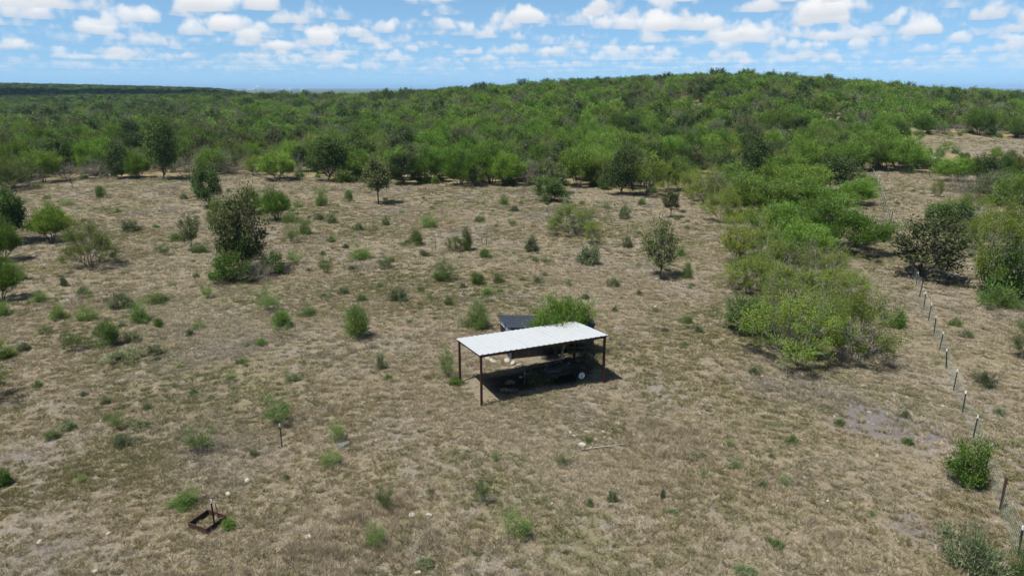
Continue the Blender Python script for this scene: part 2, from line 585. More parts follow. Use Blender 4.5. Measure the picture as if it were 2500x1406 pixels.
# ------------------------------------------------------------------ tables in metres: kind, x, y, width, height, label
PLANTS = [
    ('scrub', -81.2, 109.93, 6.51, 5.64, 'tangled olive shrub at the picture left end of the thicket edge'),
    ('bare', -82.56, 117.01, 6.57, 3.92, 'grey leafless shrub at thicket edge, leftmost of the leafless ones'),
    ('feather', -82.16, 120.27, 6.44, 5.52, 'bright feathery tree behind the leftmost grey leafless shrub'),
    ('bare', -80.76, 124.55, 6.98, 3.58, 'wide low grey leafless shrub behind the slim bare sapling'),
    ('sapling', -71.79, 111.64, 1.47, 2.24, 'slim bare sapling standing alone in front of the left thicket edge'),
    ('bare', -76.37, 125.96, 5.58, 3.39, 'grey leafless shrub left of the squat dark tree at the thicket edge'),
    ('dark', -71.64, 125.98, 5.58, 6.39, 'squat dark tree left of the tallest dark tree at thicket edge'),
    ('feather', -68.16, 125.69, 4.64, 5.1, 'small spreading green tree between the two dark trees on the left edge'),
    ('dark', -63.14, 124.6, 6.76, 10.85, 'tallest dark upright tree on the left part of thicket edge'),
    ('bare', -61.45, 130.06, 4.99, 4.07, 'grey leafless shrub right beside the tallest dark tree'),
    ('feather', -57.74, 132.68, 6.69, 4.67, 'pale green feathery tree between two grey leafless shrubs on thicket edge'),
    ('bare', -53.67, 131.95, 7.37, 4.57, 'pale grey rounded leafless shrub at thicket edge above the dark round tree'),
    ('scrub', -48.72, 130.04, 4.76, 3.69, 'small olive scrub left of the vase shaped bright tree'),
    ('feather', -41.96, 123.15, 7.02, 5.18, 'bright vase shaped tree with dark stems at the thicket edge'),
    ('bare', -40.7, 129.7, 3.38, 2.97, 'little grey twiggy shrub beside the bright vase shaped tree'),
    ('dark', -32.45, 122.21, 7.55, 7.82, 'large dark tree with pale stems left of the blue-green leafy bush'),
    ('leafbush', -28.27, 121.83, 6.11, 4.25, 'blue-green leafy bush at the foot of the large dark tree'),
    ('dark', -18.75, 118.15, 5.93, 5.53, 'dark rounded tree just behind the lone trunked tree in clearing'),
    ('feather', -14.09, 120.83, 5.61, 6.16, 'feathery tree with dark stems right of dark rounded edge tree'),
    ('feather', -8.67, 115.76, 6.34, 5.86, 'feathery bushy tree, first of the pair of vase trees mid edge'),
    ('scrub', -5.78, 114.72, 4.22, 3.4, 'low olive scrub between two vase shaped feathery trees'),
    ('feather', -0.83, 115.27, 6.31, 5.56, 'feathery vase tree with many dark stems left of grey leafless shrub'),
    ('bare', 2.63, 118.75, 4.36, 3.8, 'grey leafless shrub right of the many stemmed vase tree'),
    ('feather', 11.02, 114.91, 7.38, 7.0, 'large fan shaped feathery tree with bare dark stems at mid edge'),
    ('scrub', 14.76, 113.93, 4.86, 5.25, 'pale olive shrub between the fan shaped tree and dark pointed tree'),
    ('dark', 16.98, 106.15, 5.54, 7.51, 'dark pointed tree standing forward of the edge right of the fan tree'),
    ('vase', 20.83, 104.62, 5.66, 6.11, 'open greyish tree with forked pale trunk right of dark pointed tree'),
    ('scrub', 24.95, 110.53, 4.33, 4.72, 'short forked olive tree behind the thin trunked young tree'),
    ('feather', 27.15, 110.9, 5.56, 5.37, 'yellow-green feathery tree where the edge meets the right hand spur'),
    ('scrub', 27.81, 104.57, 4.36, 3.83, 'grey-green scrub at the left foot of the spur of shrubs'),
    ('dark', 5.74, 99.18, 5.42, 3.44, 'low wide blackish bush standing forward of the mid edge'),
    ('airy', 6.86, 106.72, 4.49, 4.99, 'olive tree rising behind the low wide blackish bush'),
    ('scrub', 28.03, 98.4, 6.7, 5.1, 'tall grey-green scrub at the upper left of the spur'),
    ('scrub', 26.19, 83.57, 5.74, 4.5, 'yellow-green scrub on the left flank of the spur'),
    ('dark', 44.2, 124.28, 7.31, 7.97, 'dark tree behind the upper end of spur'),
    ('feather', 46.98, 117.99, 8.76, 5.01, 'rounded yellow-green tree left of the dark oval tree on spur'),
    ('dark', 50.58, 108.61, 7.44, 5.76, 'dark oval tree at top of the spur beside the fence lane'),
    ('feather', 31.95, 87.46, 9.44, 5.02, 'broad bright feathery shrub in the middle of the spur'),
    ('feather', 39.65, 89.87, 10.22, 4.48, 'broad feathery shrub below the dark oval tree'),
    ('feather', 48.64, 96.48, 5.5, 3.83, 'feathery shrub leaning towards the fence below the dark oval tree'),
    ('feather', 33.54, 67.9, 8.25, 5.14, 'big feathery tree leaning over its shadow beside the fence lane'),
    ('feather', 28.88, 71.87, 6.55, 4.03, 'feathery shrub left of the big leaning feathery tree'),
    ('vase', 21.0, 61.74, 3.21, 3.62, 'grey-green vase shaped shrub at left side of the spur'),
    ('scrub', 24.29, 64.14, 6.19, 3.12, 'yellow-green scrub mass in mid spur behind the bare branches'),
    ('bare', 27.53, 59.66, 4.37, 2.81, 'tangle of bare grey branches in the middle of the spur'),
    ('scrub', 19.35, 53.34, 5.54, 3.24, 'yellowish scrub on the left side of the lower spur'),
    ('scrub', 21.55, 49.02, 6.3, 3.16, 'green scrub behind the front of the spur'),
    ('scrub', 25.15, 48.99, 4.83, 3.02, 'yellow-green scrub at the right side of lower spur'),
    ('dark', 16.31, 43.64, 3.81, 2.48, 'low dark green bush at the left foot of the spur'),
    ('scrub', 17.32, 38.83, 6.51, 4.14, 'large forked scrub tree at the very front of the spur'),
    ('scrub', 20.92, 39.05, 5.13, 4.39, 'spreading yellow-green scrub tree at the front right of spur'),
    ('scrub', 22.74, 56.42, 5.83, 3.78, 'dense yellow-green scrub in the heart of the lower spur'),
    ('scrub', 26.42, 55.59, 5.09, 3.27, 'grey-green scrub below the tangle of bare branches'),
    ('scrub', 20.47, 43.55, 5.4, 2.85, 'green scrub right behind the two front trees of the spur'),
    ('scrub', 30.46, 69.75, 5.05, 3.11, 'yellow-green scrub left of the foot of the big leaning feathery tree'),
    ('scrub', 24.88, 71.72, 5.18, 3.85, 'tall olive scrub at the left side of mid spur'),
    ('feather', 27.43, 62.37, 5.74, 3.9, 'feathery shrub in the mid spur in front of the leaning tree'),
    ('pale', 29.74, 96.54, 6.3, 4.33, 'pale grey-green shrub between the upper left scrubs of spur'),
    ('feather', 34.14, 103.11, 8.0, 5.23, 'bright feathery shrub at the upper left of the spur'),
    ('feather', 44.29, 105.18, 8.78, 4.67, 'yellow-green feathery tree left of the dark oval tree'),
    ('pale', 69.34, 98.19, 7.0, 4.38, 'pale shrub right of the grey leafless thorn shrub'),
    ('feather', 63.39, 84.8, 6.65, 5.35, 'feathery tree at right picture edge behind the large yellow-green tree'),
    ('scrub', 53.91, 80.37, 5.78, 4.07, 'olive scrub between the fence side tree and the large yellow-green tree'),
    ('scrub', 48.09, 67.87, 5.34, 4.26, 'yellow-green scrub left of the large tree at the right edge'),
    ('feather', 93.32, 131.51, 8.57, 3.0, 'feathery tree in the row below the tan meadow'),
    ('bush', 86.67, 138.66, 5.72, 2.0, 'low green bush right beside the parked pickup'),
    ('feather', 77.07, 142.4, 7.58, 7.37, 'tall feathery tree behind the cross fence'),
    ('leafbush', 26.5, 44.66, 1.75, 1.49, 'small leafy branch clump just right of the spur front'),
    ('airy', 35.6, 57.33, 6.96, 5.27, 'trunked olive tree with sparse crown growing against the wire fence'),
    ('dark', 50.44, 78.52, 5.89, 3.39, 'dark bush behind the olive tree at the fence'),
    ('scrub', 39.05, 52.38, 6.09, 7.49, 'large yellow-green tree at the right picture edge beyond the fence'),
    ('leafbush', 39.16, 51.91, 4.48, 4.61, 'dark green leafy mass inside the large tree at the right picture edge'),
    ('bush', 37.28, 50.02, 3.87, 2.16, 'low green bush at the foot of the large yellow-green tree'),
    ('scrub', 31.48, 38.99, 2.36, 2.8, 'yellow-green shrub cut by right picture edge, below the large tree'),
    ('bare', 69.05, 100.27, 6.55, 3.3, 'grey leafless thorn shrub right of the far grassy pasture'),
    ('bare', 71.34, 108.43, 5.47, 2.49, 'low grey brush at the far right of the pasture'),
    ('feather', 78.43, 120.85, 6.83, 4.22, 'round feathery tree at right end of the far cross fence'),
    ('dark', 81.98, 118.24, 5.32, 5.01, 'dark small tree behind the grey thorn shrub on right'),
    ('feather', 78.29, 106.4, 5.47, 3.87, 'green feathery shrub near right picture edge above the large tree'),
    ('feather', 93.27, 126.59, 8.26, 3.17, 'wide feathery tree at right picture edge below the tan meadow'),
    ('feather', 88.83, 131.26, 5.92, 2.77, 'feathery tree just below the tan meadow on the right'),
    ('scrub', 64.67, 103.52, 2.23, 2.78, 'thin yellowish sapling at the right side of the pasture'),
    ('feather', 68.33, 137.44, 7.73, 6.61, 'feathery tree behind the cross fence beside the spur'),
    ('feather', 72.48, 138.05, 7.03, 6.17, 'feathery tree directly behind the far end of long wire fence'),
    ('feather', 76.61, 136.86, 8.9, 6.69, 'wide feathery tree behind the middle of the cross fence'),
    ('feather', 83.44, 142.3, 6.74, 4.01, 'bright low feathery tree just in front of the parked pickup'),
    ('bush', 63.73, 125.84, 2.54, 1.71, 'small bush in the fence lane near the cross fence'),
    ('bush', 60.17, 114.87, 3.42, 2.2, 'bush against the far end of the long wire fence'),
    ('dark', -53.85, 71.91, 5.21, 6.32, 'tall dark scrub tree at left picture edge'),
    ('feather', -49.82, 72.41, 4.76, 4.11, 'bright feathery round tree beside the tall dark scrub at left edge'),
    ('scrub', -38.76, 60.9, 5.19, 4.38, 'straggly grey-green scrub with shadow below the bright round tree'),
    ('airy', -32.72, 68.09, 1.93, 3.82, 'slim young tree with thin trunk left of the tallest clump'),
    ('bush', -31.62, 66.98, 1.97, 1.12, 'low bush at the foot of the slim young tree'),
    ('dark', -42.29, 94.8, 5.09, 5.93, 'dense dark round tree standing alone in the left clearing'),
    ('dark', -24.18, 59.05, 4.04, 4.72, 'dense dark tree mass at the heart of the airy tree clump'),
    ('airy', -23.95, 59.11, 4.96, 7.4, 'tall grey-green airy tree in the middle left clump'),
    ('leafbush', -24.29, 56.03, 2.93, 2.62, 'bright green leafy bush at left foot of the airy tree clump'),
    ('leafbush', -22.66, 56.2, 2.08, 1.81, 'dark green leafy bush at front of the airy tree clump'),
    ('leafbush', -21.38, 58.63, 2.38, 2.12, 'green leafy bush at right foot of the airy tree clump'),
    ('bare', -21.77, 56.43, 2.95, 1.99, 'pale dead branches at the front of the airy tree clump'),
    ('scrub', -34.11, 78.69, 4.26, 3.8, 'grey-green scrub behind the left side of the airy tree clump'),
    ('feather', -34.48, 89.18, 3.87, 3.18, 'bright feathery shrub directly behind the airy tree clump'),
    ('feather', -29.4, 84.89, 4.0, 4.16, 'vase shaped bright tree right behind the airy tree clump'),
    ('feather', -48.76, 63.6, 3.13, 4.2, 'feathery green shrub with pale twigs at the left picture edge'),
    ('feather', -39.85, 50.84, 2.7, 3.48, 'dark stemmed feathery shrub at left picture edge, lowest of the tall ones'),
    ('bush', -42.67, 56.63, 2.1, 1.57, 'low bright bush between the two shrubs at left picture edge'),
    ('leafbush', -31.51, 39.13, 1.5, 1.22, 'yellow-green leafy bush cut by the left picture edge'),
    ('scrub', -28.58, 32.92, 3.61, 2.78, 'scrub tree just outside the left picture edge casting a shadow'),
    ('airytree', -19.08, 97.3, 4.58, 6.91, 'lone round tree with a clear trunk in the middle of clearing'),
    ('scrub', 6.68, 76.96, 6.66, 3.52, 'wide yellow-green and grey shrub in the right middle of clearing'),
    ('scrub', 8.5, 71.35, 2.17, 2.43, 'slim scrub at the right side of the wide grey shrub'),
    ('bush', 7.28, 62.87, 2.39, 1.96, 'dense green bush just below the wide grey shrub'),
    ('airytree', 20.29, 86.4, 2.2, 3.82, 'thin trunked young tree at the right of clearing'),
    ('airy', 13.04, 57.74, 3.31, 5.02, 'upright dark airy shrub tree near the spur'),
    ('bush', 15.37, 57.82, 1.29, 1.45, 'small bush at the right foot of the upright airy tree'),
    ('feather', 2.85, 39.43, 4.14, 3.78, 'bright feathery tree growing behind the carport over its roof'),
    ('bush', -2.34, 44.72, 2.3, 1.9, 'wispy green shrub behind the left end of the carport'),
    ('sprig', -3.73, 36.3, 1.12, 2.05, 'tall wispy shrub beside the back left carport post'),
    ('leafbush', -3.2, 35.57, 0.92, 0.33, 'low leafy weeds at the base of the back left carport post'),
    ('sprig', 1.56, 35.09, 1.54, 0.68, 'wispy weed inside the carport shadow'),
    ('weed', 3.92, 35.36, 0.55, 0.28, 'little weed in front of the white trailer wheel'),
    ('bush', -44.09, 77.54, 2.63, 1.28, 'pale green bush at the left far part of clearing'),
    ('bush', -61.61, 101.88, 1.95, 1.89, 'small round bush far left near the slim bare sapling'),
    ('bush', -36.7, 73.02, 1.87, 0.79, 'low bush left of slim young tree'),
    ('sprig', -34.27, 65.58, 1.21, 1.49, 'thin brownish shrub left of the slim young tree'),
    ('bush', -34.5, 52.52, 1.31, 0.77, 'low green bush in the left clearing below the grey-green scrub'),
    ('bush', -36.57, 50.38, 1.39, 1.06, 'bush in the lower left, just above the matching pair of bushes'),
    ('bush', -32.72, 46.67, 1.59, 1.33, 'left one of the matching pair of bushes at lower left'),
    ('bush', -30.53, 46.21, 1.51, 1.26, 'right one of the matching pair of bushes at lower left'),
    ('bush', -37.14, 47.31, 1.25, 1.07, 'bush cut by the left picture edge level with the pair'),
    ('bush', -29.45, 49.11, 1.9, 1.3, 'yellowish bush right of the pair of bushes at lower left'),
    ('bush', -27.44, 50.56, 2.02, 1.06, 'bright low bush above the cluster at lower left'),
    ('bush', -26.46, 45.83, 1.67, 1.54, 'thin stemmed bush in the cluster at lower left'),
    ('bush', -24.62, 44.91, 1.02, 0.61, 'small dark bush at the right of the lower left cluster'),
    ('bush', -25.98, 41.2, 2.09, 1.61, 'largest dark green bush of the lower left cluster'),
    ('sprig', -27.63, 40.21, 1.49, 1.53, 'tall yellowish bush left of the largest lower left bush'),
    ('bush', -24.97, 42.01, 1.18, 0.72, 'low yellowish bush touching the largest lower left bush'),
    ('palebush', -23.91, 38.78, 2.08, 0.73, 'wide flat weed patch below the largest lower left bush'),
    ('palebush', -22.39, 39.89, 1.17, 0.63, 'small leafy patch right of the wide flat weed patch'),
    ('sprig', -24.07, 51.63, 1.16, 1.24, 'thin bush standing alone right of the lower left cluster'),
    ('bush', -21.83, 44.66, 1.02, 0.61, 'low bush between the lower left cluster and mid bushes'),
    ('sprig', -18.23, 48.66, 1.89, 2.06, 'feathery bush just below the airy tree clump'),
    ('bush', -16.13, 45.12, 2.1, 1.16, 'dense low bush below the feathery one under the airy tree clump'),
    ('bush', -14.91, 47.59, 1.37, 0.87, 'low bush to the right of the dense low bush'),
    ('bush', -16.17, 41.17, 0.95, 0.62, 'small low bush midway between the left cluster and big green bush'),
    ('bush', -10.27, 42.7, 2.47, 2.19, 'big dense green bush left of the carport'),
    ('bush', -26.79, 95.38, 1.95, 2.92, 'narrow upright bush at the far middle of clearing'),
    ('bush', -24.02, 100.37, 1.81, 1.62, 'round bush left of lone trunked tree'),
    ('bush', -27.36, 83.46, 2.42, 1.71, 'dark bush right of the vase shaped bright tree in clearing'),
    ('bush', -22.1, 82.76, 1.7, 1.64, 'yellow-green bush right of the dark bush in mid clearing'),
    ('bush', -23.49, 76.24, 1.76, 1.88, 'dark green bush beside a white tipped stake in mid clearing'),
    ('sprig', -23.59, 71.58, 1.66, 2.39, 'bright upright bush in front of the dark mid clearing bush'),
    ('bush', -24.31, 85.15, 1.65, 0.95, 'low pale bush beside the yellow-green bush in mid clearing'),
    ('bush', -9.84, 79.91, 2.32, 1.73, 'bright dense round bush in the middle of the clearing'),
    ('bush', -10.16, 71.32, 2.08, 1.55, 'yellow-green bush below the bright dense round one'),
    ('scrub', -5.79, 68.18, 2.29, 1.72, 'brownish thin bush between the old stakes'),
    ('leafbush', -4.6, 68.58, 1.09, 2.51, 'bright yellow-green upright bush between the old stakes'),
    ('bush', -8.8, 66.04, 1.54, 0.64, 'low flat pale bush left of the old stakes'),
    ('bush', -2.71, 65.58, 1.69, 0.87, 'low green bush right of the old stakes'),
    ('bush', -14.7, 65.01, 2.7, 1.43, 'wide bright bush left of the old stakes'),
    ('sprig', -11.68, 61.17, 1.73, 1.58, 'thin brownish bush below the wide bright bush'),
    ('sprig', -16.8, 59.28, 1.68, 1.68, 'brownish green bush right of the airy tree clump'),
    ('sprig', -20.58, 62.99, 1.78, 1.62, 'dull bush near the right foot of airy tree clump'),
    ('bush', -6.05, 57.1, 2.46, 1.98, 'dense round green bush in the centre of the picture'),
    ('leafbush', -2.87, 56.02, 1.32, 0.97, 'dark glossy bush above the carport'),
    ('bush', -2.07, 53.25, 1.26, 0.79, 'yellow-green bush touching the dark glossy bush'),
    ('bush', -1.2, 56.5, 1.19, 0.92, 'thin bush right of the dark glossy bush'),
    ('bush', -9.01, 51.17, 1.72, 1.04, 'pale branching bush left of centre above the big green bush'),
    ('bush', -11.77, 51.29, 1.03, 0.71, 'small bush above the big dense green bush'),
    ('bush', -4.93, 50.19, 0.82, 0.91, 'small upright weed above the wispy shrub behind carport'),
    ('bush', -1.21, 95.71, 1.84, 1.66, 'round bush in front of the mid edge vase trees'),
    ('bush', 1.93, 68.06, 1.83, 1.58, 'pale bush with brown base in the right middle of clearing'),
    ('bush', 14.24, 86.21, 2.39, 1.87, 'pale grey-green branching bush at the right far clearing'),
    ('bush', 12.1, 69.81, 1.54, 1.21, 'grey-green bush left of the upright airy tree'),
    ('bush', 8.55, 54.66, 1.29, 0.81, 'low pale bush right of the tree behind the carport'),
    ('bush', 12.52, 45.76, 0.92, 0.76, 'small bush near the left foot of the spur'),
    ('bush', 16.59, 65.24, 1.12, 1.16, 'small bush behind the upright airy tree'),
    ('sprig', -11.5, 30.52, 1.84, 1.65, 'wispy green bush behind the lone white tipped post in foreground'),
    ('bush', -21.83, 29.16, 0.78, 0.54, 'small blue-green bush at the lower left foreground'),
    ('sprig', -19.31, 30.15, 0.84, 1.04, 'upright leafy weed in the left foreground'),
    ('palebush', -18.29, 28.63, 1.1, 0.56, 'spreading grey-green weed in front of the upright leafy one'),
    ('sprig', -14.31, 27.95, 1.56, 1.27, 'sparse olive bush in the left foreground'),
    ('bush', -12.96, 23.61, 1.16, 0.82, 'bush just behind the square rusty steel frame'),
    ('leafbush', -10.66, 22.12, 0.55, 0.37, 'leafy weed at the right corner of square rusty frame'),
    ('leafbush', -21.36, 25.15, 0.79, 0.86, 'yellow-green bush at lower left picture edge'),
    ('sprig', -4.97, 23.11, 0.79, 1.31, 'upright green weed in the lower middle foreground'),
    ('sprig', -1.18, 23.68, 0.68, 1.27, 'thin wispy weed with shadow in the lower middle foreground'),
    ('sprig', 0.18, 21.59, 1.34, 1.27, 'sparse wide weed at the bottom centre'),
    ('sprig', -4.9, 21.2, 1.12, 0.78, 'sparse grey-green weed at the bottom left of centre'),
    ('sprig', -8.16, 28.69, 0.88, 1.08, 'yellow-green weed behind the grey flat boulder'),
    ('sprig', -7.95, 26.37, 1.17, 0.82, 'olive weed in front of the grey flat boulder'),
    ('sprig', 2.28, 26.74, 0.79, 0.57, 'short weed below the fallen branch'),
    ('leafbush', 19.17, 25.18, 1.7, 2.22, 'bright green leafy shrub beside the near wire fence'),
    ('bush', 15.76, 19.77, 2.21, 1.78, 'large grey-green bush at the bottom right'),
    ('bush', 17.49, 19.56, 1.11, 1.34, 'bright bush in the bottom right corner'),
    ('bush', 26.6, 35.34, 1.33, 0.82, 'small grey-green bush just beyond the near wire fence'),
]
CLUMPS = [
    (-62.82, 95.68, 2.07, 0.95), (-69.03, 100.95, 1.33, 0.73), (-77.49, 111.64, 2.0, 1.26), (-32.9, 71.92, 0.7, 0.45), (-49.39, 102.54, 1.35, 0.93), (-34.23, 58.35, 0.87, 0.45), (-37.48, 54.8, 1.09, 0.83), (-21.71, 43.21, 0.71, 0.51), (-18.99, 66.37, 0.9, 0.56), (-14.64, 60.69, 1.05, 0.5), (-19.53, 72.05, 1.14, 0.73), (-17.92, 78.72, 1.53, 0.98), (-15.39, 81.56, 1.09, 1.25), (-7.54, 54.03, 0.74, 0.71), (-13.69, 53.3, 1.06, 0.6), (-15.03, 52.42, 1.18, 0.44), (0.39, 90.93, 1.21, 0.88), (1.33, 95.89, 1.27, 0.7), (-4.07, 83.59, 1.82, 0.77), (-0.05, 81.17, 1.48, 0.92), (-10.9, 92.43, 0.89, 0.58), (12.93, 92.53, 1.23, 1.07), (18.37, 96.3, 1.51, 0.98), (20.54, 84.25, 1.33, 0.7), (4.74, 54.94, 0.55, 0.7), (11.96, 46.08, 0.5, 0.35), (20.53, 79.01, 0.82, 0.59), (-0.77, 26.97, 0.4, 0.56), (6.06, 24.06, 0.28, 0.5), (4.05, 23.91, 0.52, 0.49), (-11.03, 84.45, 1.02, 0.57), (-11.49, 70.61, 0.95, 0.56), (-39.89, 108.9, 1.69, 0.72), (-29.93, 95.28, 1.6, 0.73), (-45.08, 108.8, 1.3, 0.6), (3.14, 63.55, 0.86, 0.5), (2.11, 56.46, 1.05, 0.57), (11.89, 61.93, 0.69, 0.42), (-4.13, 55.1, 0.69, 0.44), (-11.02, 55.12, 0.75, 0.43), (-7.27, 45.79, 0.69, 0.42), (-11.39, 63.52, 0.78, 0.43), (-27.11, 63.55, 0.94, 0.57), (-27.64, 57.65, 0.72, 0.46), (-28.58, 55.11, 0.82, 0.43), (-31.55, 43.36, 1.1, 0.7), (-30.87, 40.35, 0.93, 0.61), (-19.76, 37.68, 0.58, 0.35), (-16.15, 35.94, 0.7, 0.42), (-7.82, 37.73, 0.73, 0.96), (10.73, 48.56, 0.73, 0.38), (10.25, 52.73, 0.66, 0.35), (7.66, 48.53, 0.61, 0.39), (10.13, 28.5, 0.49, 0.31), (16.22, 30.52, 0.57, 0.37), (19.94, 31.37, 0.54, 0.38), (10.46, 25.08, 0.38, 0.25), (14.08, 23.09, 0.38, 0.27), (3.1, 23.64, 0.36, 0.32), (-9.53, 25.4, 0.41, 0.25), (-11.65, 27.4, 0.48, 0.3), (-18.2, 25.4, 0.48, 0.32), (-18.95, 32.28, 0.51, 0.35), (-26.39, 34.82, 0.68, 0.45), (27.59, 48.54, 0.73, 0.44), (30.22, 42.58, 1.08, 0.63), (25.04, 31.84, 0.63, 0.42), (30.89, 44.97, 1.02, 0.62), (15.14, 55.08, 0.62, 0.37), (14.37, 75.8, 0.92, 0.51), (9.94, 96.88, 1.05, 0.54), (-4.09, 96.85, 0.93, 0.54), (-14.76, 90.24, 0.98, 0.5), (-33.96, 100.64, 1.45, 0.66), (-52.63, 96.88, 1.17, 0.53), (-52.46, 90.23, 1.09, 0.5), (-42.08, 79.31, 1.16, 0.52), (-69.59, 96.88, 1.28, 0.76), (64.0, 108.74, 1.17, 0.47), (54.93, 96.82, 0.93, 0.43)
]
ROCK_HEAP = [(2.81, 29.63, 0.17), (2.97, 29.31, 0.16), (3.24, 29.66, 0.11), (3.6, 29.66, 0.21), (4.39, 29.66, 0.17), (4.39, 29.07, 0.16), (3.95, 28.91, 0.17), (3.27, 28.37, 0.35), (3.77, 28.53, 0.18), (3.65, 28.22, 0.12), (2.46, 29.23, 0.08), (4.9, 31.7, 0.12), (5.52, 28.83, 0.09)]
ROCKS = [(-3.87, 22.84, 0.25), (-3.2, 22.84, 0.29), (-3.71, 24.04, 0.26), (-3.43, 24.43, 0.11), (-0.22, 26.9, 0.15), (-2.01, 29.07, 0.17), (0.93, 24.07, 0.15), (1.6, 23.71, 0.17), (0.49, 23.48, 0.16), (-7.49, 21.53, 0.36), (-7.83, 20.32, 0.23), (-3.23, 19.69, 0.34), (-14.99, 21.81, 0.31), (-17.25, 21.33, 0.3), (-19.96, 27.22, 0.16), (-21.62, 27.87, 0.2), (-18.43, 29.82, 0.18), (-18.15, 28.01, 0.18), (-19.8, 34.78, 0.2), (-12.59, 29.7, 0.16), (-14.32, 25.6, 0.21), (-12.99, 25.6, 0.17), (-11.56, 24.32, 0.4), (-28.24, 35.39, 0.24), (-20.6, 30.93, 0.21), (-30.6, 40.0, 0.19), (-20.43, 40.76, 0.32), (-22.08, 28.85, 0.16), (-17.56, 24.17, 0.17), (-14.3, 19.74, 0.28), (-11.13, 25.23, 0.42), (-26.54, 34.73, 0.18), (-20.75, 35.73, 0.15), (-18.66, 24.92, 0.14), (17.76, 32.66, 0.2), (18.35, 31.88, 0.23), (16.33, 31.33, 0.24), (17.85, 30.51, 0.17), (12.82, 29.04, 0.16), (15.12, 29.73, 0.26), (12.73, 23.98, 0.25), (8.86, 21.41, 0.15), (12.37, 21.31, 0.13), (15.1, 21.26, 0.08), (7.62, 19.65, 0.14), (15.14, 33.16, 0.21), (16.25, 30.65, 0.16), (13.62, 30.0, 0.08), (9.4, 27.73, 0.08), (15.89, 32.19, 0.1), (22.71, 32.78, 0.24), (10.93, 49.55, 0.41), (9.85, 49.45, 0.31), (11.77, 53.71, 0.27), (4.82, 31.7, 0.17), (-0.18, 27.0, 0.15), (-17.09, 56.16, 0.28), (-8.46, 41.95, 0.27), (-8.76, 48.36, 0.37), (-19.65, 43.59, 0.25), (-20.33, 40.71, 0.26), (-26.57, 47.41, 0.36), (-29.39, 54.54, 0.27), (17.61, 63.3, 0.31), (1.0, 29.96, 0.18), (-11.57, 79.03, 0.29)]

# ------------------------------------------------------------------ terrain
CREST_U = [-1.2, -0.72, -0.547, -0.42, -0.219, -0.144, -0.029, 0.086, 0.23, 0.288, 0.345, 0.403, 0.489, 0.547, 0.604, 0.662, 0.72, 1.2]
CREST_H = [3.0, 3.0, 4.2, 6.6, 7.4, 9.4, 12.4, 14.6, 17.2, 18.0, 18.0, 16.6, 14.6, 12.4, 11.0, 10.0, 9.5, 9.0]
CREST_R = [500, 500, 500, 480, 430, 410, 380, 350, 335, 330, 330, 325, 320, 315, 310, 310, 310, 310]
RIDGE_U = [-1.2, -0.9, -0.72, -0.5, -0.42, -0.36, -0.28]
RIDGE_H = [20.0, 19.0, 17.0, 12.0, 9.0, 4.0, 0.0]


def sstep(v):
    v = np.clip(v, 0, 1)
    return v * v * (3 - 2 * v)


def hz(x, y):
    x = np.asarray(x, float)
    y = np.asarray(y, float)
    yy = np.maximum(y, 1.0)
    u = np.where(y > 40, x / yy, 0.0)
    hc = np.interp(u, CREST_U, CREST_H)
    r = np.interp(u, CREST_U, CREST_R)
    z = hc * sstep((y - 135) / (r - 135))
    rid = np.interp(u, RIDGE_U, RIDGE_H)
    low = np.where(u < -0.28, -15 * sstep((u + 0.42) / 0.14), -15.0)
    z = z + (low - hc) * sstep((y - r - 15) / 420)
    z = z + rid * sstep((y - 580) / 520)
    z = np.where(y > 1300, z + (-15 - z) * sstep((y - 1300) / 1100), z)
    near = 1 - sstep((np.hypot(x, y) - 900) / 600)
    z = z + near * (0.05 * np.sin(x / 2.3 + 1.7 * np.sin(y / 5.1)) + 0.05 * np.sin(y / 2.9 + 1.3 * np.sin(x / 4.3)) +
                    0.10 * np.sin(x / 11.0 + 2.0) * np.sin(y / 13.0))
    return z


def h1(x, y):
    return float(hz(x, y))


EDGE_U = [-1.1, -0.75, -0.70, -0.62, -0.53, -0.40, -0.32, -0.20, -0.145, -0.075, 0.0, 0.087, 0.12, 0.155, 0.20, 0.25, 0.28, 0.42, 0.47, 0.66, 0.72, 1.1]
EDGE_Y = [100, 108, 118, 124, 127, 132, 125, 120, 115, 115, 114, 114, 111, 105, 108, 107, 116, 122, 132, 132, 112, 100]


def in_wood(x, y):
    u = x / np.maximum(y, 1)
    e = np.interp(u, EDGE_U, EDGE_Y)
    w = y > e
    mead = (u > 0.565) & (y > 168 + 3 * np.sin(x / 7)) & (y < 187 + 4 * np.sin(x / 9))
    mead |= (u > 0.435) & (u < 0.475) & (y > 204) & (y < 216)
    mead |= (u > 0.24) & (u < 0.27) & (y > 232) & (y < 244)
    strip = (u < -0.60) & (y > 505) & (y < 585)
    return w & ~mead & ~strip


BARE = [(18.2, 31.2, 2.6, 1.0), (19.5, 29.6, 1.8, 0.9), (-16.9, 21.3, 3.2, 0.55), (-22.5, 27.3, 3.4, 0.5), (15.2, 22.0, 1.8, 0.6), (9.0, 21.0, 2.0, 0.45),
        (14.9, 50.4, 3.0, 0.45), (-24.0, 33.0, 3.5, 0.45), (21.5, 30.0, 1.0, 0.5), (-9.0, 25.0, 2.0, 0.4), (28.5, 48.0, 1.6, 0.7), (-14.0, 38.0, 3.0, 0.4)]


def bare_at(x, y):
    v = np.zeros(np.shape(x))
    for (bx, by, br, bs) in BARE:
        v = np.maximum(v, bs * np.exp(-((x - bx) ** 2 + (y - by) ** 2) / (br * br)))
    return v


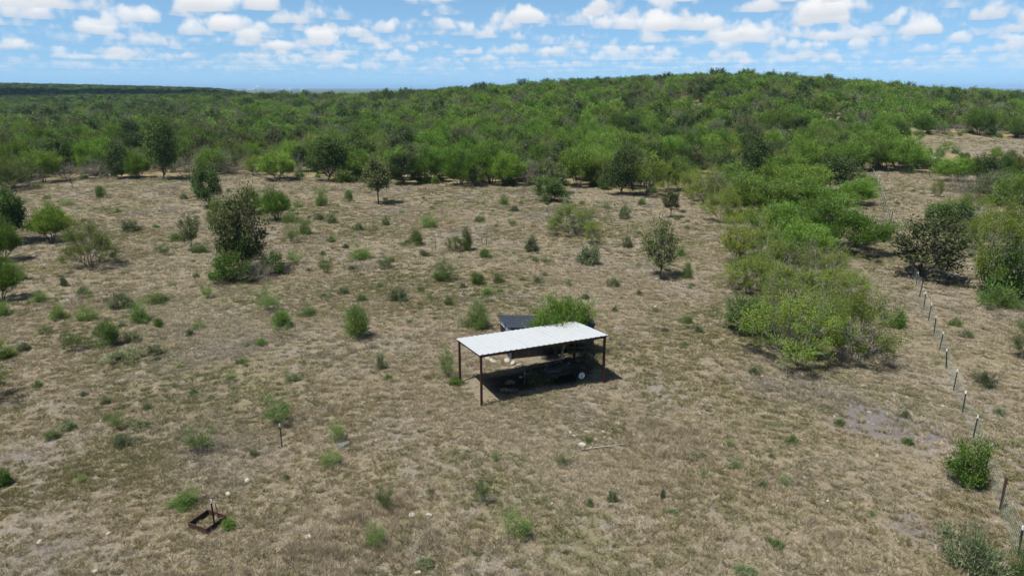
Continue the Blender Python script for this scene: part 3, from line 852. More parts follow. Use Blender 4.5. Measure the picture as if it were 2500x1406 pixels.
def build_ground():
    ang = np.concatenate([np.arange(-50, 50.01, 0.5), np.arange(54, 306.1, 4.0)])
    ang = np.radians(ang)
    rad = [2.0]
    while rad[-1] < 26000:
        rad.append(rad[-1] * (1.035 if rad[-1] < 3000 else 1.08) + 0.25)
    rad = np.array(rad)
    na, nr = len(ang), len(rad)
    A, Rr = np.meshgrid(ang, rad)
    X, Y = Rr * np.sin(A), Rr * np.cos(A)
    Z = hz(X, Y)
    v = np.stack([X.ravel(), Y.ravel(), Z.ravel()], 1)
    v = np.vstack([v, [[0, 0, h1(0, 0)]]])
    i, j = np.meshgrid(np.arange(nr - 1), np.arange(na), indexing='ij')
    j2 = (j + 1) % na
    q = np.stack([i * na + j, i * na + j2, (i + 1) * na + j2, (i + 1) * na + j], -1).reshape(-1, 4)[:, ::-1]
    c = nr * na
    t = np.stack([np.full(na, c), (np.arange(na) + 1) % na, np.arange(na)], 1)[:, ::-1]
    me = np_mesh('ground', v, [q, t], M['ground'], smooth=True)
    cov = np.where(in_wood(v[:, 0], v[:, 1]), 0.42, 0.0)
    far = sstep((np.hypot(v[:, 0], v[:, 1]) - 1200) / 800)
    strip = (v[:, 0] / np.maximum(v[:, 1], 1) < -0.6) & (v[:, 1] > 505) & (v[:, 1] < 585)
    cov = np.where(strip, 0.0, np.maximum(cov, far))
    at = me.attributes.new('cover', 'FLOAT', 'POINT')
    at.data.foreach_set('value', cov.astype(np.float32))
    at = me.attributes.new('bare', 'FLOAT', 'POINT')
    at.data.foreach_set('value', bare_at(v[:, 0], v[:, 1]).astype(np.float32))
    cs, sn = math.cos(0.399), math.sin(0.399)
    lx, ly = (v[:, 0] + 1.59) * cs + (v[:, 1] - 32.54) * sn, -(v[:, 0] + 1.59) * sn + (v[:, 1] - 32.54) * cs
    shade_mask = np.clip(1.2 - np.maximum(np.abs(lx - 4.2) / 3.6, np.abs(ly - 2.1) / 1.7) ** 2, 0, 1)  # mask for the shade painted into the ground under the carport roof
    at = me.attributes.new('carport_shade', 'FLOAT', 'POINT')
    at.data.foreach_set('value', shade_mask.astype(np.float32))
    o = link('ground', me)
    # make sure the normals look up
    if me.polygons[len(me.polygons) // 2].normal.z < 0:
        me.flip_normals()
    return prop(o, kind='structure')


build_ground()


# ------------------------------------------------------------------ plants
def unit(v):
    return v / np.maximum(np.linalg.norm(v, axis=-1, keepdims=True), 1e-9)


def kmeans(p, k, rng, it=4):
    c = p[rng.choice(len(p), k, replace=False)]
    for _ in range(it):
        a = ((p[:, None] - c[None]) ** 2).sum(-1).argmin(1)
        for i in range(k):
            if (a == i).any():
                c[i] = p[a == i].mean(0)
    a = ((p[:, None] - c[None]) ** 2).sum(-1).argmin(1)
    return c, a


def tubes(segs, sides=3):
    """segs: list of (points (m,3), radii (m,)); one vertex/face set"""
    V, Fq = [], []
    base = 0
    for pts, rad in segs:
        m = len(pts)
        d = unit(np.gradient(pts, axis=0))
        ref = np.tile([0.31, 0.77, 0.55], (m, 1))
        a = unit(np.cross(d, ref))
        b = np.cross(d, a)
        t = np.arange(sides) * 2 * np.pi / sides
        ring = pts[:, None] + (a[:, None] * np.cos(t)[None, :, None] + b[:, None] * np.sin(t)[None, :, None]) * rad[:, None, None]
        V.append(ring.reshape(-1, 3))
        for i in range(m - 1):
            for k in range(sides):
                k2 = (k + 1) % sides
                Fq.append((base + i * sides + k, base + i * sides + k2, base + (i + 1) * sides + k2, base + (i + 1) * sides + k))
        base += m * sides
    return np.concatenate(V), np.array(Fq)


def bend(a, b, rng, k=3, amt=0.12, up=0.0):
    t = np.linspace(0, 1, k + 1)[:, None]
    off = rng.normal(0, amt, 3) * np.linalg.norm(b - a)
    off[2] += up * np.linalg.norm(b - a)
    return a + (b - a) * t + off * (4 * t * (1 - t))


LEAF_TURN = 0.55


def leaves(pos, d, ll, lw, rng, curl=0.15):
    n = len(pos)
    d = unit(d)
    up = np.array([0, 0, 1.0]) + rng.normal(size=(n, 3)) * LEAF_TURN
    s = unit(np.cross(up, d))           # blades mostly lie with one face to the sky
    nn = np.cross(d, s)
    L = (ll * rng.uniform(0.6, 1.3, n))[:, None]
    W = (lw * rng.uniform(0.7, 1.3, n))[:, None]
    v = np.stack([pos, pos + d * L * 0.42 + s * W * 0.5 + nn * L * curl * 0.4, pos + d * L, pos + d * L * 0.42 - s * W * 0.5 + nn * L * curl * 0.4], 1)
    return v.reshape(-1, 3), np.arange(4 * n).reshape(n, 4)


def grow(seed, H, W, tips=80, m1=20, m0=6, zb=0.3, zc=0.5, anchor=0.0, base_r=0.12, r0=0.07, nleaf=50, ll=0.3, lw=0.05,
         rc=0.3, align=1.0, upw=0.3, rand=0.7, bare=0, lobes=5, lump=0.28, inner=0.5, tfrom=0.35, sides=4, stretch=1.0, bare_len=1.0):
    """returns (stem verts, stem faces, leaf verts, leaf faces)"""
    rng = np.random.default_rng(seed)
    nb = tips + bare
    u = unit(rng.normal(size=(nb * 3, 3)))
    zlow = -0.75 if zb < zc else 0.05
    u = u[u[:, 2] > zlow][:nb]
    lob = unit(rng.normal(size=(lobes, 3)))
    g = 1 + lump * (np.exp(6 * ((u @ lob.T) - 1)).max(1) * 1.6 - 0.75)
    rr = rng.uniform(inner ** 3, 1, len(u)) ** (1 / 3.0) * g
    p = np.empty_like(u)
    p[:, 0] = u[:, 0] * rr * W / 2
    p[:, 1] = u[:, 1] * rr * W / 2 * stretch
    p[:, 2] = np.where(u[:, 2] > 0, zc * H + u[:, 2] * rr * (1 - zc) * H, zc * H + u[:, 2] * rr * (zc - zb) * H)
    p[:, 2] = np.maximum(p[:, 2], 0.06 * H)
    anc = np.array([0, 0, anchor * H])
    c1, a1 = kmeans(p, m1, rng)
    n1 = anc + (c1 - anc) * 0.66 + rng.normal(0, 0.03, c1.shape) * W
    c0, a0 = kmeans(n1, m0, rng)
    n0 = anc + (c0 - anc) * 0.5
    segs = []
    th = rng.uniform(0, 2 * np.pi, m0)
    if anchor > 0.02:       # one trunk that forks
        top = anc + rng.normal(0, 0.02, 3) * W
        tr = bend(np.array([0, 0, -0.08]), top, rng, 4, 0.06)
        segs.append((tr, np.linspace(r0 * 1.25, r0 * 0.8, len(tr))))
    for i in range(m0):
        st = anc.copy() if anchor > 0.02 else np.array([math.cos(th[i]) * base_r * W * 0.5, math.sin(th[i]) * base_r * W * 0.5, -0.08])
        if anchor <= 0.02:
            dirxy = n0[i, :2] / (np.linalg.norm(n0[i, :2]) + 1e-6)
            st[:2] = dirxy * base_r * W * 0.5 * rng.uniform(0.3, 1)
        pl = bend(st, n0[i], rng, 3, 0.08)
        segs.append((pl, np.linspace(r0 * 0.75, r0 * 0.5, len(pl))))
    for i in range(m1):
        pl = bend(n0[a0[i]], n1[i], rng, 3, 0.1)
        segs.append((pl, np.linspace(r0 * 0.48, r0 * 0.26, len(pl))))
    for i in range(len(p)):
        q = n1[a1[i]]
        e = p[i] + (p[i] - q) * (0.25 * bare_len if i >= tips else 0.0)
        pl = bend(q, e, rng, 2, 0.1)
        k = 0.3 if i >= tips else 0.22
        segs.append((pl, np.linspace(r0 * k, r0 * 0.06, len(pl))))
        if i >= tips:       # bare forks
            for _ in range(3):
                s0 = pl[1] + (pl[2] - pl[1]) * rng.uniform(0, 0.9)
                dd = unit(unit(e - q) + rng.normal(0, 0.6, 3)) * np.linalg.norm(e - q) * rng.uniform(0.3, 0.6)
                f2 = bend(s0, s0 + dd, rng, 2, 0.1)
                segs.append((f2, np.linspace(r0 * 0.14, r0 * 0.05, len(f2))))
    sv, sf = tubes(segs, sides)
    pi = np.repeat(np.arange(tips), nleaf)
    q = n1[a1[pi]]
    e = p[pi]
    t = rng.uniform(tfrom, 1.0, len(pi))[:, None]
    pos = q + (e - q) * t + rng.normal(0, 1, (len(pi), 3)) * rc * np.array([1, 1, 0.75])
    dr = unit(e - q) * align + np.array([0, 0, upw]) + rng.normal(0, rand, (len(pi), 3))
    pos[:, 2] = np.maximum(pos[:, 2], 0.02)
    lv, lf = leaves(pos, dr, ll, lw, rng)
    # bring the grown plant to its nominal size
    k = (W / 2) / np.percentile(np.hypot(lv[:, 0], lv[:, 1]), 96)
    kz = H / np.percentile(lv[:, 2], 99.3)
    for a in (lv, sv):
        a[:, :2] *= k
        a[:, 2] *= kz
    return sv, sf, lv, lf


PROTO = {}


def proto(kind, n, leafmat, barkmat, **kw):
    seed0 = sum(ord(c) for c in kind) * 7
    lst = []
    for i in range(n):
        sv, sf, lv, lf = grow(seed0 + i * 13, **kw)
        lst.append((np_mesh(kind + '_stems', sv, [sf], M[barkmat]), np_mesh(kind + '_leaves', lv, [lf], M[leafmat])))
    PROTO[kind] = dict(meshes=lst, H=kw['H'], W=kw['W'])


# vase shaped feathery trees (many stems from the ground, a fan of fine sprays)
proto('feather', 5, 'feather', 'bark', H=5.6, W=6.4, tips=130, m1=28, m0=8, zb=0.22, zc=0.46, base_r=0.14, r0=0.085, nleaf=135, ll=0.33, lw=0.05,
      rc=0.27, align=1.0, upw=0.35, rand=0.6, inner=0.55, tfrom=0.25, lobes=8, lump=0.3)
proto('pale', 3, 'pale', 'greybark', H=4.4, W=5.6, tips=110, m1=26, m0=8, zb=0.14, zc=0.42, base_r=0.16, r0=0.07, nleaf=90, ll=0.24, lw=0.045,
      rc=0.25, align=0.9, upw=0.35, rand=0.7, inner=0.55, bare=26, lobes=8, lump=0.36)
proto('dark', 4, 'dark', 'bark', H=6.5, W=5.6, tips=130, m1=28, m0=5, zb=0.05, zc=0.45, anchor=0.06, r0=0.11, nleaf=100, ll=0.19, lw=0.12,
      rc=0.30, align=0.4, upw=0.2, rand=1.0, inner=0.5, lobes=7, lump=0.5, bare=10)
proto('scrub', 5, 'scrub', 'greybark', H=4.6, W=5.6, tips=100, m1=26, m0=7, zb=0.08, zc=0.40, base_r=0.16, r0=0.07, nleaf=165, ll=0.088, lw=0.048,
      rc=0.18, align=0.6, upw=0.3, rand=0.9, bare=30, lobes=9, lump=0.38, inner=0.5)
proto('bare', 4, 'drytwig', 'greybark', H=3.8, W=5.2, tips=50, m1=26, m0=8, zb=0.1, zc=0.35, base_r=0.12, r0=0.06, nleaf=34, ll=0.14, lw=0.06,
      rc=0.25, align=0.6, rand=0.9, bare=130, lobes=6, lump=0.3, inner=0.45, sides=3)
proto('airy', 3, 'olive', 'bark', H=6.0, W=4.6, tips=90, m1=22, m0=5, zb=0.10, zc=0.48, anchor=0.1, r0=0.09, nleaf=46, ll=0.22, lw=0.13,
      rc=0.24, align=0.6, upw=0.2, rand=0.9, bare=14, lobes=8, lump=0.36, inner=0.4)
proto('airytree', 3, 'olive', 'bark', H=6.0, W=4.6, tips=95, m1=22, m0=5, zb=0.24, zc=0.52, anchor=0.24, r0=0.12, nleaf=64, ll=0.22, lw=0.13,
      rc=0.27, align=0.5, upw=0.2, rand=0.9, bare=8, lobes=7, lump=0.28, inner=0.4)
proto('vase', 2, 'scrub', 'bark', H=5.6, W=5.4, tips=90, m1=22, m0=6, zb=0.38, zc=0.54, anchor=0.10, base_r=0.06, r0=0.10, nleaf=50, ll=0.26, lw=0.06,
      rc=0.26, align=0.8, upw=0.4, rand=0.7, bare=30, lobes=6, inner=0.5)
proto('bush', 5, 'bush', 'bark', H=1.25, W=1.7, tips=90, m1=22, m0=8, zb=0.04, zc=0.20, base_r=0.30, r0=0.011, nleaf=52, ll=0.12, lw=0.017,
      rc=0.10, align=1.0, upw=0.5, rand=0.5, inner=0.35, sides=3, lobes=5, lump=0.55, tfrom=0.1, bare=8, stretch=0.8)
proto('palebush', 4, 'palebush', 'greybark', H=1.1, W=1.7, tips=64, m1=18, m0=8, zb=0.04, zc=0.22, base_r=0.30, r0=0.014, nleaf=40, ll=0.13, lw=0.03,
      rc=0.08, align=0.9, upw=0.5, rand=0.6, inner=0.35, sides=3, lobes=5, lump=0.55, tfrom=0.1, bare=10, stretch=0.75)
proto('leafbush', 4, 'bright', 'bark', H=1.5, W=1.8, tips=80, m1=20, m0=7, zb=0.05, zc=0.30, base_r=0.25, r0=0.02, nleaf=76, ll=0.075, lw=0.045,
      rc=0.12, align=0.5, upw=0.3, rand=0.9, inner=0.5, sides=3, lobes=8, lump=0.42, tfrom=0.1)
proto('sprig', 4, 'bush', 'bark', H=1.5, W=1.5, tips=60, m1=16, m0=6, zb=0.10, zc=0.40, base_r=0.1, r0=0.014, nleaf=38, ll=0.12, lw=0.016,
      rc=0.10, align=1.0, upw=0.6, rand=0.6, inner=0.3, sides=3, lobes=7, lump=0.42, tfrom=0.1)
proto('weed', 4, 'bush', 'bark', H=0.5, W=0.8, tips=30, m1=9, m0=4, zb=0.05, zc=0.15, base_r=0.25, r0=0.007, nleaf=22, ll=0.14, lw=0.026,
      rc=0.06, align=0.9, upw=0.5, rand=0.6, inner=0.3, sides=3, lobes=6, lump=0.4, tfrom=0.1)
proto('sapling', 1, 'drytwig', 'bark', H=2.4, W=1.4, tips=12, m1=6, m0=3, zb=0.3, zc=0.55, anchor=0.25, r0=0.06, nleaf=6, ll=0.14, lw=0.05, rc=0.12, bare=16, sides=4)

PART_NAMES = {'palebush': ('stems', 'foliage'), 'pale': ('stems', 'foliage'), 'feather': ('trunk', 'crown'), 'dark': ('trunk', 'crown'), 'scrub': ('stems', 'foliage'), 'bare': ('branches', 'foliage'),
              'airy': ('trunk', 'crown'), 'airytree': ('trunk', 'crown'), 'vase': ('trunk', 'crown'), 'bush': ('stems', 'foliage'),
              'leafbush': ('stems', 'foliage'), 'sprig': ('stems', 'foliage'), 'weed': ('stems', 'foliage'), 'sapling': ('trunk', 'crown')}
OBJ_NAMES = {'palebush': ('pale_bush', 'bush'), 'pale': ('pale_shrub', 'shrub'), 'feather': ('feathery_tree', 'tree'), 'dark': ('dark_tree', 'tree'), 'scrub': ('scrub_shrub', 'shrub'), 'bare': ('leafless_shrub', 'shrub'),
             'airy': ('airy_tree', 'tree'), 'airytree': ('round_tree', 'tree'), 'vase': ('forked_tree', 'tree'), 'bush': ('low_bush', 'bush'),
             'leafbush': ('leafy_bush', 'bush'), 'sprig': ('wispy_bush', 'bush'), 'weed': ('weed_clump', 'weed'), 'sapling': ('bare_sapling', 'tree')}
rnd = random.Random(5)


def plant(kind, x, y, w, h, label, group=None, rz=None, sink=0.0):
    pr = PROTO[kind]
    st, lf = rnd.choice(pr['meshes'])
    name, cat = OBJ_NAMES[kind]
    root = empty(name, (x, y, h1(x, y) - sink), rnd.uniform(0, 6.28) if rz is None else rz)
    s = w / pr['W']
    root.scale = (s, s, h / pr['H'])
    prop(root, label, cat, group)
    a, b = PART_NAMES[kind]
    link(a, st, root)
    link(b, lf, root)
    return root

# ------------------------------------------------------------------ carport
def frame_matrix(o, ux):
    """local frame: origin o (x, y), x axis along ux, y axis to its left, z up"""
    a = math.atan2(ux[1], ux[0])
    return a


CP = (-1.59, 32.54)                     # foot of the front left post
CPA = math.atan2(2.83, 6.71)            # the long side runs this way
CPL, CPD = 7.28, 3.49
ZF, ZB = 2.93, 2.55                     # underside of the roof sheet at the front and back


def build_carport():
    root = empty('carport', (CP[0], CP[1], 0), CPA)
    prop(root, 'open carport with white ribbed metal roof on maroon steel posts', 'carport')
    g0 = -0.25

    def zt(y):
        return ZF + (ZB - ZF) * y / CPD
    pw = 0.055
    for (x, y) in ((0, 0), (CPL, 0), (0, CPD), (CPL, CPD)):
        MB().box((x - pw, y - pw, g0), (x + pw, y + pw, zt(y) - 0.175), bev=0.006).obj('post', M['maroon'], root)
    # long beams on top of the posts
    for y in (0, CPD):
        z = zt(y)
        MB().box((-0.075, y - 0.05, z - 0.173), (CPL + 0.075, y + 0.05, z - 0.012), bev=0.006).obj('beam', M['maroon'], root)
    # end rafters and inner rafters follow the slope, between the beams
    for x in (0.0, CPL * 0.25, CPL * 0.5, CPL * 0.75, CPL):
        m = MB()
        ya, yb = 0.052, CPD - 0.052
        t, b = -0.014, -0.165
        o = [(x - 0.045, ya), (x + 0.045, ya), (x + 0.045, yb), (x - 0.045, yb)]
        vs = [(px, py, zt(py) + b) for px, py in o] + [(px, py, zt(py) + t) for px, py in o]
        m.add(vs, [(0, 3, 2, 1), (4, 5, 6, 7), (0, 1, 5, 4), (1, 2, 6, 5), (2, 3, 7, 6), (3, 0, 4, 7)])
        m.obj('rafter', M['maroon'], root)
    # ribbed roof: eight sheets, each with trapezoid ribs running down the slope
    sheets = 8
    x0, x1 = -0.14, CPL + 0.14
    wid = (x1 - x0) / sheets
    for s in range(sheets):
        xa = x0 + s * wid
        prof = []
        ribs = 3
        pitch = wid / ribs
        for k in range(ribs):
            c = xa + pitch * (k + 0.5)
            prof += [(c - pitch * 0.5 + (0.0 if k else 0.002), 0), (c - 0.045, 0), (c - 0.022, 0.03), (c + 0.022, 0.03), (c + 0.045, 0)]
            prof += [(c + pitch * 0.22, 0), (c + pitch * 0.25, 0.006), (c + pitch * 0.28, 0)]
        prof.append((xa + wid - 0.002, 0))
        ya, yb = -0.16, CPD + 0.16
        n = len(prof)
        vs, fs = [], []
        for y in (ya, yb):
            for dz in (0.0, 0.006):
                for (px, pz) in prof:
                    vs.append((px, y, zt(y) + pz + dz - 0.006 + 0.004 * (s % 2)))
        for i in range(n - 1):
            fs.append((n + i, n + i + 1, 3 * n + i + 1, 3 * n + i))        # top
            fs.append((i, 2 * n + i, 2 * n + i + 1, i + 1))                # underside
            fs.append((i, i + 1, n + i + 1, n + i))                        # front lip
            fs.append((2 * n + i, 3 * n + i, 3 * n + i + 1, 2 * n + i + 1))
        fs += [(0, n, 3 * n, 2 * n), (n - 1, 3 * n - 1, 4 * n - 1, 2 * n - 1)]
        MB().add(vs, fs).obj('roof_sheet', M['roofwhite'], root)
    # dark trim strip along the back edge
    yb = CPD + 0.17
    MB().box((x0, yb, zt(yb) - 0.075), (x1, yb + 0.02, zt(yb) - 0.012)).obj('eave_trim', M['black'], root)
    return root


build_carport()


# ------------------------------------------------------------------ shed, its pad and edging
def build_shed():
    ang = R(17)
    root = empty('metal_shed', (-0.08, 38.75, 0), ang)
    prop(root, 'small black metal shed with ribbed dark roof behind the carport', 'shed')
    W_, D_ = 3.3, 2.25
    zl, zr = 2.16, 1.78

    def zt(x):
        return zl + (zr - zl) * x / W_
    # wall sheets: vertical ribbed panels, each a part
    def wall(p0, p1, z0, ztop0, ztop1, n, name='wall_panel', mat='black'):
        p0, p1 = Vector(p0), Vector(p1)
        for i in range(n):
            a, b = p0.lerp(p1, i / n), p0.lerp(p1, (i + 1) / n)
            d = (b - a)
            nrm = Vector((d.y, -d.x)).normalized()
            vs, k = [], 7
            ta = ztop0 + (ztop1 - ztop0) * i / n
            tb = ztop0 + (ztop1 - ztop0) * (i + 1) / n
            offs = (0.0, 0.0, 0.018, 0.018, 0.0, 0.0, 0.018)
            tt = (0.005, 0.3, 0.36, 0.5, 0.56, 0.94, 0.995)
            for t, o in zip(tt, offs):
                q = a + d * t + nrm * o
                vs += [(q.x, q.y, z0), (q.x, q.y, ta + (tb - ta) * t)]
            for t, o in zip(tt, offs):
                q = a + d * t - nrm * 0.03
                vs += [(q.x, q.y, z0), (q.x, q.y, ta + (tb - ta) * t)]
            fs = []
            for j in range(k - 1):
                fs.append((2 * j, 2 * j + 2, 2 * j + 3, 2 * j + 1))
                o2 = 2 * k
                fs.append((o2 + 2 * j, o2 + 2 * j + 1, o2 + 2 * j + 3, o2 + 2 * j + 2))
            fs.append((0, 1, 2 * k + 1, 2 * k))
            MB().add(vs, fs).obj(name, M[mat], root)
    wall((0.09, 0), (W_, 0), 0.06, zt(0.09) - 0.03, zr - 0.03, 4)
    wall((W_, 0.0), (W_, D_), 0.06, zr - 0.03, zr - 0.03, 3)
    wall((W_, D_), (0, D_), 0.06, zr - 0.03, zl - 0.03, 4)
    wall((0, D_), (0, 0.09), 0.06, zl - 0.46, zl - 0.46, 3)
    # pale window strip under the roof of the left wall
    for (a, b) in ((0.14, 0.98), (1.16, 2.1)):
        w = MB().box((-0.025, a, zl - 0.43), (0.012, b, zl - 0.1)).obj('window', M['frost'], root)
        f = MB()
        f.box((-0.04, a - 0.04, zl - 0.46), (-0.004, b + 0.04, zl - 0.43))
        f.box((-0.04, a - 0.04, zl - 0.1), (-0.004, b + 0.04, zl - 0.06))
        f.box((-0.042, a - 0.045, zl - 0.43), (-0.005, a, zl - 0.1))
        f.box((-0.042, b, zl - 0.43), (-0.005, b + 0.045, zl - 0.1))
        f.obj('window_frame', M['cornerpost'], w)
    MB().box((-0.045, -0.045, 0.02), (0.06, 0.06, zl - 0.04), bev=0.008).obj('corner_post', M['cornerpost'], root)
    MB().box((W_ - 0.05, -0.03, 0.02), (W_ + 0.04, 0.06, zr - 0.04), bev=0.008).obj('corner_post', M['black'], root)
    # roof sheets, ribs running down towards the right
    n = 6
    y0, y1 = -0.16, D_ + 0.14
    xa, xb = -0.2, W_ + 0.16
    for i in range(n):
        a, b = y0 + (y1 - y0) * i / n, y0 + (y1 - y0) * (i + 1) / n
        prof = [(a + 0.002, 0), (a + 0.12, 0), (a + 0.135, 0.016), (a + 0.165, 0.016), (a + 0.18, 0), (b - 0.002, 0)]
        k = len(prof)
        vs = []
        for x in (xa, xb):
            for dz in (0.0, 0.03):
                for (py, pz) in prof:
                    vs.append((x, py, zt(x) + pz + dz))
        fs = []
        for j in range(k - 1):
            fs += [(k + j, 3 * k + j, 3 * k + j + 1, k + j + 1), (j, j + 1, 2 * k + j + 1, 2 * k + j), (j, k + j, k + j + 1, j + 1),
                   (2 * k + j, 2 * k + j + 1, 3 * k + j + 1, 3 * k + j)]
        fs += [(0, 2 * k, 3 * k, k), (k - 1, 2 * k - 1, 4 * k - 1, 3 * k - 1)]
        MB().add(vs, fs).obj('roof_sheet', M['darksteel'], root)
    # concrete slab the shed stands on
    pad = empty('concrete_pad', (-0.08, 38.75, 0), ang)
    prop(pad, 'pale concrete edging and gravel bed under the black metal shed', 'pad')
    MB().box((-0.16, -0.14, -0.1), (W_ + 0.14, D_ + 0.14, 0.05), bev=0.015).obj('slab', M['concrete'], pad)
    m = MB()
    rg = random.Random(3)
    ring = [(-0.65, -0.75), (1.2, -1.0), (2.9, -0.85), (3.6, -0.3), (3.6, 0.4), (2.0, 0.6), (-0.3, 0.6), (-1.2, 0.6), (-1.3, 0.1)]
    vs = [(x, y, 0.035 + rg.uniform(0, 0.015)) for x, y in ring] + [(1.0, -0.3, 0.05)]
    m.add(vs, [(i, (i + 1) % len(ring), len(ring)) for i in range(len(ring))])
    m.obj('gravel_bed', M['gravel'], pad)
    return root


build_shed()


def rock_mesh(seed, flat=0.55):
    rg = random.Random(seed)
    me = bpy.data.meshes.new('rock')
    import bmesh
    bm = bmesh.new()
    bmesh.ops.create_icosphere(bm, subdivisions=2, radius=0.5)
    cuts = [(Vector((rg.gauss(0, 1), rg.gauss(0, 1), rg.gauss(0, 0.8))).normalized(), rg.uniform(0.26, 0.42)) for _ in range(9)]
    for v in bm.verts:
        for n, d in cuts:
            k = v.co.dot(n)
            if k > d:
                v.co -= n * (k - d) * 0.9
        v.co *= 1 + rg.uniform(-0.04, 0.04)
        v.co.z *= flat
    bm.to_mesh(me)
    bm.free()
    me.update()
    return me


ROCK_M = [rock_mesh(i, f) for i, f in enumerate((0.6, 0.5, 0.7, 0.45, 0.65))]
for me_ in ROCK_M:
    me_.materials.append(M['stone'])


def rock(x, y, s, label, group=None, name='limestone_rock', sink=0.12, z=None):
    o = link(name, rnd.choice(ROCK_M))
    k = s * 1.05
    o.scale = (k, k * rnd.uniform(0.7, 1.1), k * rnd.uniform(0.75, 1.1))
    o.location = (x, y, (h1(x, y) if z is None else z) + k * (0.27 - sink))
    o.rotation_euler = (rnd.uniform(-0.2, 0.2), rnd.uniform(-0.2, 0.2), rnd.uniform(0, 6.28))
    prop(o, label, 'rock', group)
    return o


# edging stones left of the shed
for i, (x, y, s) in enumerate(((-1.70, 39.55, 0.42), (-1.62, 39.2, 0.5), (-1.48, 38.85, 0.5), (-1.25, 38.5, 0.46), (-1.1, 38.28, 0.36),
                               (-0.32, 38.32, 0.5), (0.06, 37.98, 0.46), (0.42, 37.82, 0.34))):
    rock(x, y, s, 'pale edging stone in the short curved row left of the black shed', 'edging stones beside the shed', 'edging_stone')


def build_tank():
    root = empty('water_tank', (4.25, 40.35, h1(4.25, 40.35)))
    prop(root, 'dark green round water tank behind the right end of the carport', 'tank')
    r, h = 0.92, 2.05
    prof = [(r, -0.1), (r, 0.05)]
    for i in range(6):
        z = 0.12 + i * 0.32
        prof += [(r, z), (r + 0.025, z + 0.03), (r + 0.025, z + 0.1), (r, z + 0.13)]
    prof += [(r, h - 0.12), (r - 0.04, h - 0.02), (r - 0.2, h + 0.08), (0.36, h + 0.24), (0.34, h + 0.24)]
    MB().lathe(prof, 32).obj('tank_body', M['tank'], root, smooth=True)
    MB().lathe([(0.34, h + 0.23), (0.34, h + 0.31), (0.30, h + 0.34), (0.0, h + 0.35)], 20).obj('lid', M['black'], root)
    MB().tube([(r * 0.7, -r * 0.7, 0.15), (r * 0.95, -r * 0.95, 0.15), (r * 0.98, -r * 0.98, 0.02)], 0.035, 8).obj('outlet_pipe', M['black'], root)


build_tank()


